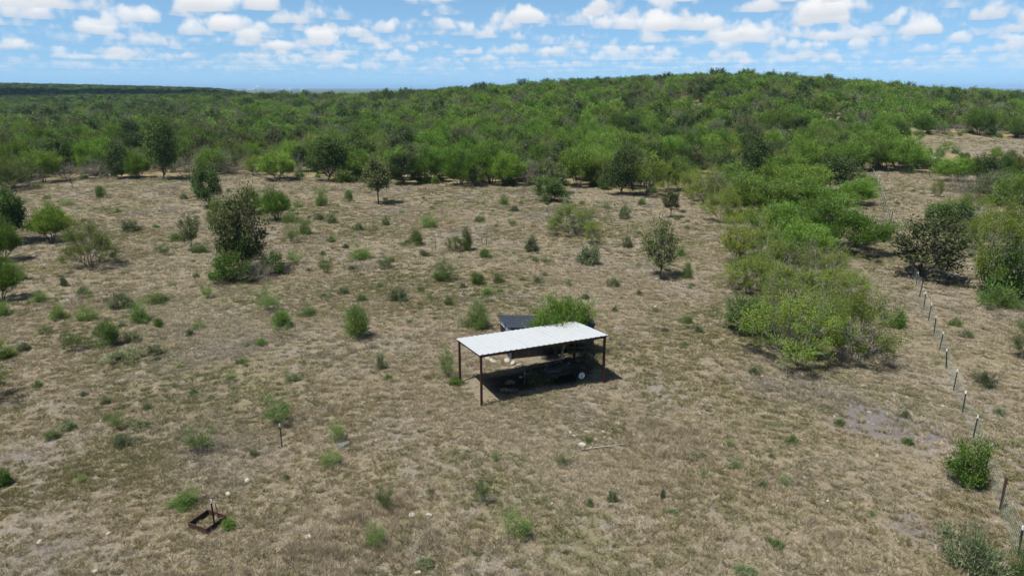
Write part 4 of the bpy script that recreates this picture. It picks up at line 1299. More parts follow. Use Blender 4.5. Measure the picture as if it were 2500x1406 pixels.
# ------------------------------------------------------------------ trailer under the carport
def build_trailer():
    # local x runs along the carport, wheel foot at the origin
    root = empty('utility_trailer', (3.9, 35.62, h1(3.9, 35.6) + 0.01), CPA)
    prop(root, 'black utility trailer with white wheel rims parked under the carport', 'trailer')
    wy = 1.55
    for y in (0.0, wy):
        w = empty('wheel', (0, 0, 0))
        w.parent = root
        s = -1 if y == 0 else 1
        MB().lathe([(0.19, -0.085), (0.27, -0.098), (0.315, -0.085), (0.335, -0.04), (0.335, 0.04), (0.315, 0.085), (0.27, 0.098), (0.19, 0.085), (0.19, -0.085)], 32, 'y',
                   (0, y, 0.335), caps=False).obj('tyre', M['rubber'], w, smooth=True)
        MB().lathe([(0.0, y + s * 0.055), (0.07, y + s * 0.055), (0.085, y + s * 0.04), (0.15, y + s * 0.045), (0.165, y + s * 0.07), (0.192, y + s * 0.088),
                    (0.192, y - s * 0.06)], 28, 'y', (0, 0, 0.335)).obj('rim', M['white'], w)
        for k in range(5):
            a = 2 * math.pi * k / 5 + 0.3
            MB().lathe([(0.0, y + s * 0.052), (0.026, y + s * 0.052), (0.026, y + s * 0.03)], 10, 'y', (0.118 * math.cos(a), 0, 0.335 + 0.118 * math.sin(a))).obj('rim_hole', M['black'], w)
        MB().lathe([(0.0, y + s * 0.085), (0.03, y + s * 0.082), (0.042, y + s * 0.05)], 12, 'y', (0, 0, 0.335)).obj('hub_cap', M['black'], w)
        f = MB()
        arc = [(0.46 * math.cos(t), 0.36 + 0.42 * math.sin(t)) for t in np.linspace(0.12, math.pi - 0.12, 11)]
        arc2 = [(x * 0.975, 0.36 + (z - 0.36) * 0.965) for x, z in reversed(arc)]
        a0, b0 = (y - 0.13, y + 0.12)
        n = len(arc)
        for i in range(n - 1):
            q = [arc[i], arc[i + 1], arc2[n - 2 - i], arc2[n - 1 - i]]
            f.prism(q, a0, b0)
        f.obj('fender', M['black'], root)
    xa, xb = -2.05, 0.78
    ya, yb = 0.2, wy - 0.2
    zf = 0.52
    m = MB()
    m.box((xa, ya, zf - 0.1), (xb, ya + 0.06, zf))
    m.box((xa, yb - 0.06, zf - 0.1), (xb, yb, zf))
    m.box((xa - 0.06, ya, zf - 0.098), (xa - 0.001, yb, zf - 0.002))
    m.box((xb + 0.001, ya, zf - 0.098), (xb + 0.06, yb, zf - 0.002))
    for k in range(5):
        x = xa + 0.4 + k * 0.5
        m.box((x, ya + 0.062, zf - 0.08), (x + 0.05, yb - 0.062, zf - 0.004))
    m.tube([(0, 0.1, 0.335), (0, wy - 0.1, 0.335)], 0.035, 8)
    m.box((-0.04, ya + 0.01, 0.33), (0.04, ya + 0.05, zf - 0.102))
    m.box((-0.04, yb - 0.05, 0.33), (0.04, yb - 0.01, zf - 0.102))
    m.obj('chassis', M['black'], root)
    for k in range(6):
        y = ya + 0.065 + k * (yb - ya - 0.13) / 6
        MB().box((xa, y, zf + 0.002), (xb, y + (yb - ya - 0.13) / 6 - 0.012, zf + 0.034)).obj('deck_plank', M['deck'], root)
    for y in (ya + 0.02, yb - 0.06):
        r = MB()
        r.box((xa, y, zf + 0.30), (xb - 0.02, y + 0.04, zf + 0.34))
        for x in (xa, xa + 0.9, xa + 1.8, xb - 0.06):
            r.box((x, y + 0.001, zf + 0.002), (x + 0.04, y + 0.039, zf + 0.298))
        r.obj('side_rail', M['black'], root)
    t = MB()
    cyy = wy / 2
    t.tube([(xa + 0.1, ya + 0.1, zf - 0.07), (xa - 0.95, cyy, zf - 0.06)], 0.035, 6)
    t.tube([(xa + 0.1, yb - 0.1, zf - 0.07), (xa - 0.95, cyy, zf - 0.06)], 0.035, 6)
    t.tube([(xa - 0.9, cyy, zf - 0.055), (xa - 1.32, cyy, zf - 0.05)], 0.038, 6)
    t.obj('tongue', M['black'], root)
    MB().box((xa - 1.42, cyy - 0.05, zf - 0.09), (xa - 1.24, cyy + 0.05, zf + 0.0), bev=0.02).obj('coupler', M['chrome'], root)
    MB().tube([(xa - 1.05, cyy + 0.09, zf + 0.22), (xa - 1.05, cyy + 0.09, 0.0)], 0.03, 8).obj('jack_stand', M['chrome'], root)
    g = MB()
    x = xb + 0.10
    g.box((x, ya, zf - 0.06), (x + 0.05, ya + 0.05, zf + 1.15))
    g.box((x, yb - 0.05, zf - 0.06), (x + 0.05, yb, zf + 1.15))
    for z in (zf - 0.05, zf + 0.35, zf + 0.75, zf + 1.10):
        g.box((x + 0.004, ya + 0.052, z), (x + 0.046, yb - 0.052, z + 0.045))
    for k in range(1, 6):
        y = ya + (yb - ya) * k / 6
        g.box((x + 0.012, y - 0.012, zf - 0.003), (x + 0.038, y + 0.012, zf + 1.098))
    g.obj('ramp_gate', M['black'], root)
    # load: a dark tarpaulin over a barrel shape
    load = empty('tarp_bundle', root.matrix_basis @ Vector((-1.2, wy / 2, 0)) + Vector((0, 0, 0)), CPA)
    load.location.z = root.location.z + zf + 0.034
    prop(load, 'dark tarpaulin bundle lying on the trailer deck', 'tarp')
    vs, fs = [], []
    nx, nc = 16, 14
    rg = random.Random(8)
    for i in range(nx + 1):
        u = i / nx
        e = math.sin(math.pi * min(1, max(0, u))) ** 0.35 if 0 < u < 1 else 0.15
        for k in range(nc + 1):
            a = math.pi * k / nc
            rr = (0.36 + 0.03 * math.sin(u * 19 + k) + rg.uniform(-0.012, 0.012)) * e
            vs.append((-0.72 + 1.5 * u, -math.cos(a) * rr * 1.05, max(0.0, math.sin(a) * rr * 1.05)))
    for i in range(nx):
        for k in range(nc):
            a = i * (nc + 1) + k
            fs.append((a, a + nc + 1, a + nc + 2, a + 1))
    MB().add(vs, fs).obj('cover', M['tarp'], load, smooth=True)
    for xx in (-0.35, 0.3):
        MB().tube([(xx, -0.40 * math.cos(t), 0.40 * math.sin(t)) for t in np.linspace(0.02, math.pi - 0.02, 12)], 0.014, 5).obj('strap', M['black'], load)


build_trailer()


# ------------------------------------------------------------------ posts and fences
def tpost_meshes(h):
    m = MB()
    m.box((-0.022, -0.004, -0.3), (0.022, 0.004, h - 0.16))
    m.box((-0.0035, 0.0045, -0.3), (0.0035, 0.042, h - 0.16))
    for k in range(int((h - 0.25) / 0.1)):
        z = 0.08 + k * 0.1
        m.box((-0.010, -0.012, z), (0.010, -0.0045, z + 0.03))
    t = MB()
    t.box((-0.0245, -0.006, h - 0.16), (0.0245, 0.006, h))
    t.box((-0.0055, 0.0065, h - 0.16), (0.0055, 0.044, h))
    return m, t


_tp_h = 1.30
_a, _b = tpost_meshes(_tp_h)
TP_BODY = _a.mesh('steel_post', M['tpost'])
TP_TIP = _b.mesh('post_tip', M['white'])


def tpost(x, y, label, group=None, h=1.3, lean=(0, 0), tip=True, fat=1.05):
    o = link('steel_post', TP_BODY)
    o.location = (x, y, h1(x, y))
    o.scale = (fat, fat, h / _tp_h)
    o.rotation_euler = (lean[0], lean[1], rnd.uniform(0, 3))
    prop(o, label, 'post', group)
    if tip:
        link('tip', TP_TIP, o)
    return o


def fence_posts():
    a, b = np.array([18.0, 20.6]), np.array([68.6, 130.7])
    d = (b - a) / np.linalg.norm(b - a)
    n = int(np.linalg.norm(b - a) / 3.07)
    return [(a + d * i * np.linalg.norm(b - a) / n) for i in range(-2, n + 1)]


def build_fence():
    pts = fence_posts()
    root = empty('wire_fence', (pts[0][0], pts[0][1], h1(*pts[0])))
    prop(root, 'long woven wire fence on dark posts with white tips running away', 'fence')
    o0 = root.location.copy()
    rg = random.Random(2)
    for i, p in enumerate(pts):
        x, y = p
        z = h1(x, y)
        if i in (3, 13, 24, 34):
            c = MB().tube([(0, 0, -0.3), (0, 0, 1.42)], 0.055, 8).obj('pipe_post', M['rust'], root)
        else:
            c = link('post', TP_BODY, root)
            c.scale = (1.2, 1.2, rg.uniform(0.93, 1.05))
            link('tip', TP_TIP, c)
        c.location = (x - o0.x, y - o0.y, z - o0.z)
        c.rotation_euler = (rg.gauss(0, 0.035), rg.gauss(0, 0.035), rg.uniform(-0.3, 0.3) + 0.4)
    rad = 0.0022
    for i in range(len(pts) - 1):
        p, q = pts[i], pts[i + 1]
        zp, zq = h1(*p), h1(*q)
        m = MB()

        def at(t, h):
            return (p[0] + (q[0] - p[0]) * t - o0.x, p[1] + (q[1] - p[1]) * t - o0.y, zp + (zq - zp) * t + h - o0.z)
        for h in (0.06, 0.14, 0.23, 0.33, 0.45, 0.58, 0.72, 0.87, 1.03, 1.17):
            m.tube([at(0, h), at(0.5, h - 0.01), at(1, h)], rad * (1.3 if h > 1.1 or h < 0.1 else 1.0), 3, caps=False)
        for k in range(18):
            t = (k + 0.5) / 18
            m.tube([at(t, 0.06), at(t, 1.03)], rad, 3, caps=False)
        m.obj('wire_mesh', M['galv'], root)


build_fence()


def build_cross_fence():
    y0 = 129.6
    root = empty('cross_fence', (60.0, y0, h1(60.0, y0)))
    prop(root, 'dark wire fence crossing at the far end of the pasture', 'fence')
    o0 = root.location.copy()
    xs = [59.0 + 3.95 * i for i in range(9)]
    for x in xs:
        c = MB().tube([(0, 0, -0.2), (0, 0, 1.5)], 0.06, 6).obj('post', M['bark'], root)
        c.location = (x - o0.x, 0, h1(x, y0) - o0.z)
    for h in (0.4, 0.75, 1.1, 1.4):
        m = MB()
        for a, b in zip(xs[:-1], xs[1:]):
            m.tube([(a - o0.x, 0, h1(a, y0) + h - o0.z), (b - o0.x, 0, h1(b, y0) + h - o0.z)], 0.008, 3)
        m.obj('wire', M['bark'], root)


build_cross_fence()
tpost(-10.62, 28.19, 'lone dark post with white tip in the left foreground', h=1.15)
tpost(-7.89, 69.01, 'leaning dark stake in the clearing, leftmost of three old stakes', h=1.35, lean=(0.0, 0.16), tip=False)
tpost(-5.11, 68.64, 'short pale tipped stake, middle of three old stakes in the clearing', h=1.0)
tpost(-2.69, 70.55, 'dark stake leaning back, rightmost of three old stakes in the clearing', h=1.25, lean=(0.0, -0.14), tip=False)
tpost(-9.98, 97.3, 'small dark stake standing alone in the far middle of clearing', h=1.2)
tpost(-23.85, 75.77, 'white tipped stake beside the dark bush in mid clearing', h=1.2)


def build_steel_frame():
    # square box frame of rusty plate, open top and bottom
    c = (-11.56, 22.36)
    ang = math.atan2(-0.39, 0.89)
    root = empty('square_steel_frame', (c[0], c[1], h1(*c)), ang)
    prop(root, 'square rusty steel frame lying open on the grass', 'steel frame')
    s, t, h = 0.47, 0.022, 0.22
    for (lo, hi) in (((-s, -s, -0.03), (s, -s + t, h)), ((-s, s - t, -0.03), (s, s, h)), ((-s, -s + t + 0.001, -0.03), (-s + t, s - t - 0.001, h)),
                     ((s - t, -s + t + 0.001, -0.03), (s, s - t - 0.001, h))):
        p = MB().box(lo, hi, bev=0.003).obj('side_plate', M['rust'], root)
        # top flange turned inwards
        x0, y0, _ = lo
        x1, y1, _ = hi
        f = MB()
        if x1 - x0 > y1 - y0:
            yy = (y0 + y1) / 2
            f.box((x0 + 0.004, yy - 0.022, h + 0.002), (x1 - 0.004, yy + 0.022, h + 0.012))
        else:
            xx = (x0 + x1) / 2
            f.box((xx - 0.022, y0 + 0.02, h + 0.002), (xx + 0.022, y1 - 0.02, h + 0.012))
        f.obj('flange', M['rust'], p)
    tpost(-11.14, 22.06, 'dark post with white tip standing in the square rusty frame', h=1.28)
    o = MB().tube([(0, 0, -0.1), (-0.12, -0.02, 1.0)], 0.014, 6).obj('steel_rod', M['rust'])
    o.location = (-10.98, 22.24, h1(-10.98, 22.24))
    prop(o, 'thin leaning steel rod beside the post in the square rusty frame', 'rod')


build_steel_frame()


# fallen branch, boulder, stones
def build_branch():
    rg = np.random.default_rng(4)
    root = empty('fallen_branch', (2.88, 27.82, h1(2.88, 27.82)))
    prop(root, 'pale weathered fallen branch lying below the heap of stones', 'branch')
    n = 9
    pts = []
    for i in range(n):
        t = i / (n - 1)
        x, y = 2.4 * t, 0.66 * t
        pts.append((x, y, h1(2.88 + x, 27.82 + y) - root.location.z + 0.06 + 0.02 * math.sin(5 * t)))
    MB().tube(pts, [0.018 + 0.018 * math.sin(3 * i / n) for i in range(n)], 7).obj('main_limb', M['woodgrey'], root)
    for (i, dx, dy, dz) in ((2, -0.35, -0.12, 0.02), (5, 0.3, -0.14, 0.05), (0, -0.3, 0.02, 0.02)):
        p = Vector(pts[i])
        MB().tube([p, p + Vector((dx * 0.5, dy * 0.6, dz)), p + Vector((dx, dy, dz - 0.02))], [0.02, 0.014, 0.006], 5).obj('twig', M['woodgrey'], root)


build_branch()
b_ = link('flat_boulder', rock_mesh(77, 0.35))
b_.data.materials.append(M['greystone'])
b_.location = (-7.75, 28.15, h1(-7.75, 28.1) + 0.04)
b_.scale = (1.0, 0.62, 0.6)
b_.rotation_euler = (0.05, -0.1, 0.5)
prop(b_, 'flat grey-green boulder half hidden by weeds in the left foreground', 'boulder')
for i, (x, y, s) in enumerate(ROCK_HEAP):
    rock(x, y, max(s, 0.12) * 1.15, 'cream stone in the loose heap behind the fallen branch', 'stones of the loose heap')
for i, (x, y, s) in enumerate(ROCKS[:52]):
    if i == 0:
        rock(x, y, s * 1.1, 'bright white rock at the lower middle foreground')
    elif i == 1:
        rock(x, y, s * 1.0, 'dull grey rock right beside the bright white rock')
    else:
        rock(x, y, s * 0.8, 'pale limestone rock lying loose in the dry grass', 'loose rocks scattered over the field', sink=0.17)


# hose behind the carport
o_ = MB().tube([(-1.2, 38.3, 0.05), (-0.9, 37.9, 0.06), (-0.5, 37.5, 0.06), (0.0, 37.2, 0.05), (0.7, 37.0, 0.05), (1.1, 37.15, 0.05)], 0.022, 6).obj('garden_hose', M['hose'])
prop(o_, 'dark green garden hose on the grass between carport and shed', 'hose')


# ------------------------------------------------------------------ pickup beyond the cross fence
def build_pickup():
    x, y = 90.6, 151.5
    root = empty('pickup', (x, y, h1(x, y)), R(-12))
    prop(root, 'pale parked pickup half hidden by bushes beyond the far cross fence', 'pickup')
    # local x: to the front (right in the picture)
    body = MB()
    out = [(-2.6, 0.55), (-2.6, 1.0), (-0.55, 1.02), (-0.55, 1.04), (1.1, 1.06), (2.3, 0.98), (2.55, 0.85), (2.58, 0.5), (2.1, 0.42), (-2.2, 0.42)]
    body.prism(out, -0.92, 0.92)
    body.obj('body', M['paleblue'], root)
    MB().box((-2.5, -0.8, 1.005), (-0.7, 0.8, 1.03)).obj('bed', M['black'], root)
    for s in (-1, 1):
        MB().box((-2.58, s * 0.86 - 0.06, 1.004), (-0.57, s * 0.86 + 0.06, 1.12), bev=0.02).obj('bed_rail', M['paleblue'], root)
    cab = MB()
    cab.prism([(-0.52, 1.045), (-0.36, 1.62), (0.05, 1.70), (0.62, 1.66), (1.15, 1.066)], -0.78, 0.78)
    c = cab.obj('cab', M['paleblue'], root)
    for s in (-1, 1):
        MB().prism([(-0.40, 1.12), (-0.29, 1.56), (0.10, 1.60), (0.10, 1.12)], s * 0.786 - 0.003, s * 0.786 + 0.003).obj('side_window', M['glass'], c)
        MB().prism([(0.18, 1.12), (0.18, 1.60), (0.55, 1.57), (0.92, 1.12)], s * 0.786 - 0.003, s * 0.786 + 0.003).obj('side_window', M['glass'], c)
    ws = MB()
    ws.add([(0.655, -0.7, 1.63), (0.655, 0.7, 1.63), (1.115, 0.72, 1.115), (1.115, -0.72, 1.115)], [(0, 1, 2, 3)])
    ws.obj('windscreen', M['glass'], c)
    for xx in (-1.6, 1.6):
        for s in (-1, 1):
            w = empty('wheel')
            w.parent = root
            MB().lathe([(0.22, -0.11), (0.34, -0.12), (0.38, -0.05), (0.38, 0.05), (0.34, 0.12), (0.22, 0.11), (0.22, -0.11)], 20, 'y', (xx, s * 0.86, 0.38), caps=False).obj('tyre', M['rubber'], w)
            MB().lathe([(0.0, s * 0.1), (0.22, s * 0.09), (0.22, -s * 0.05)], 16, 'y', (xx, s * 0.86, 0.38)).obj('rim', M['chrome'], w)
    for s in (-1, 1):
        MB().box((2.5, s * 0.7 - 0.15, 0.74), (2.585, s * 0.7 + 0.15, 0.88)).obj('headlight', M['frost'], root)


build_pickup()

# ------------------------------------------------------------------ plants one can pick out
for (kind, x, y, w, h, label) in PLANTS:
    grp = None
    if kind == 'bush' and ('pale' in label or 'grey' in label or 'yellowish' in label):
        kind = 'palebush'
    plant(kind, x, y, w, h, label, grp)
for (x, y, w, h) in CLUMPS:
    plant(rnd.choice(['weed', 'palebush', 'palebush', 'sprig']), x, y, w, h, 'small grey-green weed clump in the dry clearing', 'small weed clumps of the clearing')


# ------------------------------------------------------------------ the thicket
def hexjit(x0, x1, y0, y1, step, jit, rng):
    xs = np.arange(x0, x1, step)
    ys = np.arange(y0, y1, step * 0.87)
    X, Y = np.meshgrid(xs, ys)
    X = X + (np.arange(len(ys)) % 2)[:, None] * step / 2
    X = X + rng.uniform(-jit, jit, X.shape)
    Y = Y + rng.uniform(-jit, jit, Y.shape)
    return X.ravel(), Y.ravel()


def thicket_points():
    rng = np.random.default_rng(21)
    X, Y = hexjit(-420, 420, 100, 560, 5.2, 2.1, rng)
    u = X / Y
    r = np.interp(u, CREST_U, CREST_R)
    k = (np.abs(u) < 0.86) & in_wood(X, Y - 4.0) & in_wood(X, Y + 1.5) & (Y < r + 45)
    k &= ~((X > 80) & (X < 97) & (Y > 140) & (Y < 156))           # the pickup and its track
    k &= ~((X / Y > 0.545) & (Y > 125) & (Y < 168))               # low growth only before the meadow
    k &= rng.uniform(size=len(X)) < 0.93
    X, Y = X[k], Y[k]
    # keep clear of the trees placed one by one
    P = np.array([(p[1], p[2], p[3]) for p in PLANTS if p[2] > 90])
    d = np.sqrt((X[:, None] - P[None, :, 0]) ** 2 + (Y[:, None] - P[None, :, 1]) ** 2) - P[None, :, 2] * 0.45
    k = d.min(1) > 0.6
    X, Y = X[k], Y[k]
    # kind by patches
    nz = np.sin(X / 17 + 2.1 * np.sin(Y / 23)) * np.sin(Y / 19 + 1.3 * np.sin(X / 31))
    q = rng.uniform(size=len(X))
    left = np.clip((-X / np.maximum(Y, 1)) * 0.9, 0, 0.5)
    pd, ps, pb = 0.10 + 0.14 * left + 0.08 * (nz > 0.4), 0.16, 0.09 + 0.12 * left
    pa = 0.08 + 0.16 * left
    kind = np.where(q < pd, 1, np.where(q < pd + ps, 2, np.where(q < pd + ps + pb, 3, np.where(q < pd + ps + pb + pa, 4, np.where(q > 0.87, 5, 0)))))
    size = rng.uniform(0.70, 1.22, len(X)) * np.where(kind == 1, rng.uniform(0.75, 1.15, len(X)), 1.0)
    return X, Y, kind, size, rng.uniform(0, 6.28, len(X))


KIND = ['feather', 'dark', 'scrub', 'bare', 'airy', 'pale']
THICKET_LABEL = {
    'feather': ('bright feathery tree inside the dense thicket beyond the clearing', 'feathery trees inside the thicket'),
    'dark': ('dark leafy tree standing among brighter trees inside the thicket', 'dark trees inside the thicket'),
    'scrub': ('yellow-green scrub inside the dense thicket beyond the clearing', 'scrub shrubs inside the thicket'),
    'bare': ('grey leafless shrub inside the dense thicket beyond the clearing', 'leafless shrubs inside the thicket'),
    'pale': ('pale grey-green shrub inside the dense thicket beyond the clearing', 'pale shrubs inside the thicket'),
    'airy': ('dull olive tree inside the dense thicket beyond the clearing', 'olive trees inside the thicket'),
}
TX, TY, TK, TS, TR = thicket_points()
order = np.argsort(np.hypot(TX, TY))
count = {k: 0 for k in KIND}
LIMIT = {'feather': 260, 'dark': 80, 'scrub': 70, 'bare': 50, 'airy': 60, 'pale': 60}
rest = []
for i in order:
    k = KIND[TK[i]]
    x, y = float(TX[i]), float(TY[i])
    seen = abs(x / y) < 0.735
    if count[k] < LIMIT[k] and y < 200 and seen:
        count[k] += 1
        W_, H_ = PROTO[k]['W'], PROTO[k]['H']
        plant(k, x, y, W_ * TS[i] * rnd.uniform(0.9, 1.1), min(H_, 6.0) * TS[i] * rnd.uniform(0.8, 1.1), THICKET_LABEL[k][0], THICKET_LABEL[k][1], rz=float(TR[i]))
    else:
        rest.append(i)

# coarser versions for the trees too far off to tell leaves apart
FAR = bpy.data.collections.new('far_tree_kinds')


def far_proto(kind, n, leafmat, barkmat, **kw):
    out = []
    for i in range(n):
        sv, sf, lv, lf = grow(900 + sum(map(ord, kind)) + i * 17, **kw)
        v = np.vstack([lv, sv])
        me = np_mesh('far_' + kind, v, [np.vstack([lf, sf + len(lv)])], M[leafmat])
        me.materials.append(M[barkmat])
        mi = np.zeros(len(me.polygons), np.int32)
        mi[len(lf):] = 1
        me.polygons.foreach_set('material_index', mi)
        out.append(me)
    return out


FARM = []
FARM += far_proto('feather', 4, 'feather', 'bark', H=5.2, W=6.4, tips=70, m1=18, m0=6, zb=0.22, zc=0.46, base_r=0.14, r0=0.085, nleaf=40, ll=0.46, lw=0.13, rc=0.28,
                  upw=0.5, rand=0.6, inner=0.6, lobes=7, sides=3)
FARM += far_proto('dark', 2, 'dark', 'bark', H=6.0, W=5.6, tips=70, m1=18, m0=5, zb=0.08, zc=0.46, anchor=0.08, r0=0.11, nleaf=24, ll=0.36, lw=0.24, rc=0.36,
                  align=0.4, rand=1.0, inner=0.6, lobes=9, lump=0.34, sides=3)
FARM += far_proto('scrub', 2, 'scrub', 'greybark', H=4.6, W=5.6, tips=60, m1=18, m0=6, zb=0.12, zc=0.42, r0=0.085, nleaf=22, ll=0.32, lw=0.17, rc=0.32,
                  align=0.6, rand=0.9, bare=34, lobes=9, lump=0.38, sides=3)
FARM += far_proto('bare', 2, 'drytwig', 'greybark', H=4.4, W=5.2, tips=30, m1=20, m0=6, zb=0.1, zc=0.4, r0=0.085, nleaf=8, ll=0.3, lw=0.12, rc=0.3, rand=0.9,
                  bare=80, lobes=6, lump=0.3, sides=3)
FARM += far_proto('olive', 2, 'olive', 'bark', H=5.6, W=5.0, tips=60, m1=18, m0=5, zb=0.1, zc=0.48, anchor=0.1, r0=0.09, nleaf=20, ll=0.34, lw=0.2, rc=0.32,
                  rand=0.9, bare=14, lobes=8, lump=0.36, sides=3)
FARM += far_proto('pale', 2, 'pale', 'greybark', H=4.4, W=5.6, tips=66, m1=18, m0=6, zb=0.14, zc=0.42, r0=0.08, nleaf=24, ll=0.44, lw=0.12, rc=0.3,
                  rand=0.8, bare=16, lobes=8, lump=0.36, sides=3)
FAR_IDX = {5: (12, 14), 0: (0, 4), 1: (4, 6), 2: (6, 8), 3: (8, 10), 4: (10, 12)}


def scatter(name, pts, scl, rot, idx, meshes, label=None, tilt=0.0, zscl=None):
    """ONE object whose points carry copies of the given meshes (geometry nodes)"""
    col = bpy.data.collections.new(name + '_kinds')
    for i, me in enumerate(meshes):
        o = bpy.data.objects.new('%s_kind_%03d' % (name, i), me)
        col.objects.link(o)
    me = bpy.data.meshes.new(name)
    me.vertices.add(len(pts))
    me.vertices.foreach_set('co', np.ascontiguousarray(pts, dtype=np.float32).ravel())
    n = len(pts)
    zs = scl if zscl is None else zscl
    sv = np.stack([scl, scl, zs], 1).astype(np.float32)
    a = me.attributes.new('scl', 'FLOAT_VECTOR', 'POINT')
    a.data.foreach_set('vector', sv.ravel())
    rg = np.random.default_rng(3)
    rv = np.stack([rg.normal(0, tilt, n) if tilt else np.zeros(n), rg.normal(0, tilt, n) if tilt else np.zeros(n), rot], 1).astype(np.float32)
    a = me.attributes.new('rot', 'FLOAT_VECTOR', 'POINT')
    a.data.foreach_set('vector', rv.ravel())
    a = me.attributes.new('idx', 'INT', 'POINT')
    a.data.foreach_set('value', np.asarray(idx, np.int32))
    me.update()
    ob = link(name, me)
    ng = bpy.data.node_groups.new(name + '_scatter', 'GeometryNodeTree')
    ng.interface.new_socket('Geometry', in_out='INPUT', socket_type='NodeSocketGeometry')
    ng.interface.new_socket('Geometry', in_out='OUTPUT', socket_type='NodeSocketGeometry')
    N = ng.nodes.new
    gi, go = N('NodeGroupInput'), N('NodeGroupOutput')
    m2p = N('GeometryNodeMeshToPoints')
    iop = N('GeometryNodeInstanceOnPoints')
    ci = N('GeometryNodeCollectionInfo')
    ci.inputs['Collection'].default_value = col
    ci.inputs['Separate Children'].default_value = True
    ci.inputs['Reset Children'].default_value = True

    def named(nm, typ):
        x = N('GeometryNodeInputNamedAttribute')
        x.data_type = typ
        x.inputs['Name'].default_value = nm
        return x.outputs['Attribute']
    L = ng.links.new
    L(gi.outputs[0], m2p.inputs['Mesh'])
    L(m2p.outputs[0], iop.inputs['Points'])
    L(ci.outputs[0], iop.inputs['Instance'])
    iop.inputs['Pick Instance'].default_value = True
    L(named('idx', 'INT'), iop.inputs['Instance Index'])
    e2r = N('FunctionNodeEulerToRotation')
    L(named('rot', 'FLOAT_VECTOR'), e2r.inputs[0])
    L(e2r.outputs[0], iop.inputs['Rotation'])
    L(named('scl', 'FLOAT_VECTOR'), iop.inputs['Scale'])
    L(iop.outputs[0], go.inputs[0])
    md = ob.modifiers.new('scatter', 'NODES')
    md.node_group = ng
    prop(ob, label, kind='stuff')
    return ob


rest = np.array(rest)
rng = np.random.default_rng(8)
fx, fy, fk, fs, fr = TX[rest], TY[rest], TK[rest], TS[rest], TR[rest]
fi = np.array([rng.integers(*FAR_IDX[int(k)]) for k in fk])
# low understorey between the trees
ux, uy = hexjit(-300, 300, 100, 330, 4.0, 1.8, rng)
k = (np.abs(ux / uy) < 0.8) & in_wood(ux, uy - 1.0) & (rng.uniform(size=len(ux)) < 0.45)
ux, uy = ux[k], uy[k]
# the wooded rise far off on the left
rx, ry = hexjit(-1250, -120, 590, 1330, 7.5, 3.0, rng)
k = (rx / ry > -0.9) & (rx / ry < -0.30)
rx, ry = rx[k], ry[k]
# and the low woods beyond the middle of the thicket
mx, my = hexjit(-460, 40, 480, 900, 8.0, 3.4, rng)
k = (mx / my > -0.47) & (mx / my < -0.12) & (my > np.interp(mx / my, CREST_U, CREST_R) + 45)
mx, my = mx[k], my[k]


def pick(n):
    return rng.choice(np.array([0, 1, 2, 3, 4, 4, 4, 5, 6, 7, 10, 11, 10]), n)


ax = np.concatenate([fx, rx, mx])
ay = np.concatenate([fy, ry, my])
ai = np.concatenate([fi, pick(len(rx)), pick(len(mx))])
asc = np.concatenate([fs * rng.uniform(0.9, 1.15, len(fs)), rng.uniform(1.15, 1.7, len(rx)), rng.uniform(1.1, 1.6, len(mx))])
az = np.concatenate([fs * rng.uniform(0.72, 1.0, len(fs)), rng.uniform(0.75, 1.15, len(rx)), rng.uniform(0.7, 1.0, len(mx))])
ar = rng.uniform(0, 6.28, len(ax))
scatter('woodland', np.stack([ax, ay, hz(ax, ay) - 0.05], 1), asc, ar, ai, FARM, 'dense green woodland covering the hill and far plain', zscl=az)
und = [PROTO['bush']['meshes'][i][1] for i in range(3)] + [PROTO['scrub']['meshes'][0][1], PROTO['leafbush']['meshes'][0][1]]
ui = rng.choice(np.array([0, 1, 2, 3, 4]), len(ux))
us = np.where(ui == 3, rng.uniform(0.3, 0.5, len(ux)), rng.uniform(0.9, 1.7, len(ux)))
scatter('undergrowth', np.stack([ux, uy, hz(ux, uy)], 1), us, rng.uniform(0, 6.28, len(ux)), ui, und, 'low undergrowth between the thicket trees')


# ------------------------------------------------------------------ grass of the field
def tuft(seed, n, h, spread, width, lean, mat):
    rg = np.random.default_rng(seed)
    r = spread * np.sqrt(rg.uniform(0, 1, n))
    a = rg.uniform(0, 6.28, n)
    base = np.stack([r * np.cos(a), r * np.sin(a), np.full(n, -0.02)], 1)
    out = np.stack([np.cos(a), np.sin(a), np.zeros(n)], 1) * rg.uniform(0.1, 1, n)[:, None]
    d = unit(out * lean + np.array([0, 0, 1.0]) + rg.normal(0, 0.3 * lean, (n, 3)))
    L_ = (h * rg.uniform(0.5, 1.2, n))[:, None]
    s = unit(np.cross(d, rg.normal(size=(n, 3)))) * width * rg.uniform(0.7, 1.3, n)[:, None]
    tip = base + d * L_ + out * L_ * 0.35 * lean
    tip[:, 2] = np.maximum(tip[:, 2], 0.01)
    v = np.stack([base - s * 0.5, base + s * 0.5, base + d * L_ * 0.55 + s * 0.4, tip, base + d * L_ * 0.55 - s * 0.4], 1)
    return np_mesh('tuft', v.reshape(-1, 3), [np.arange(5 * n).reshape(n, 5)], M[mat])


TUFTS = [tuft(1, 80, 0.20, 0.12, 0.011, 1.0, 'straw'), tuft(2, 100, 0.12, 0.20, 0.013, 1.7, 'straw'), tuft(3, 90, 0.15, 0.15, 0.012, 1.3, 'straw'),
         tuft(4, 100, 0.15, 0.16, 0.013, 1.3, 'sage'), tuft(5, 90, 0.13, 0.13, 0.016, 1.5, 'sage'), tuft(6, 70, 0.30, 0.15, 0.010, 0.7, 'straw'),
         tuft(7, 120, 0.08, 0.26, 0.014, 2.2, 'straw')]


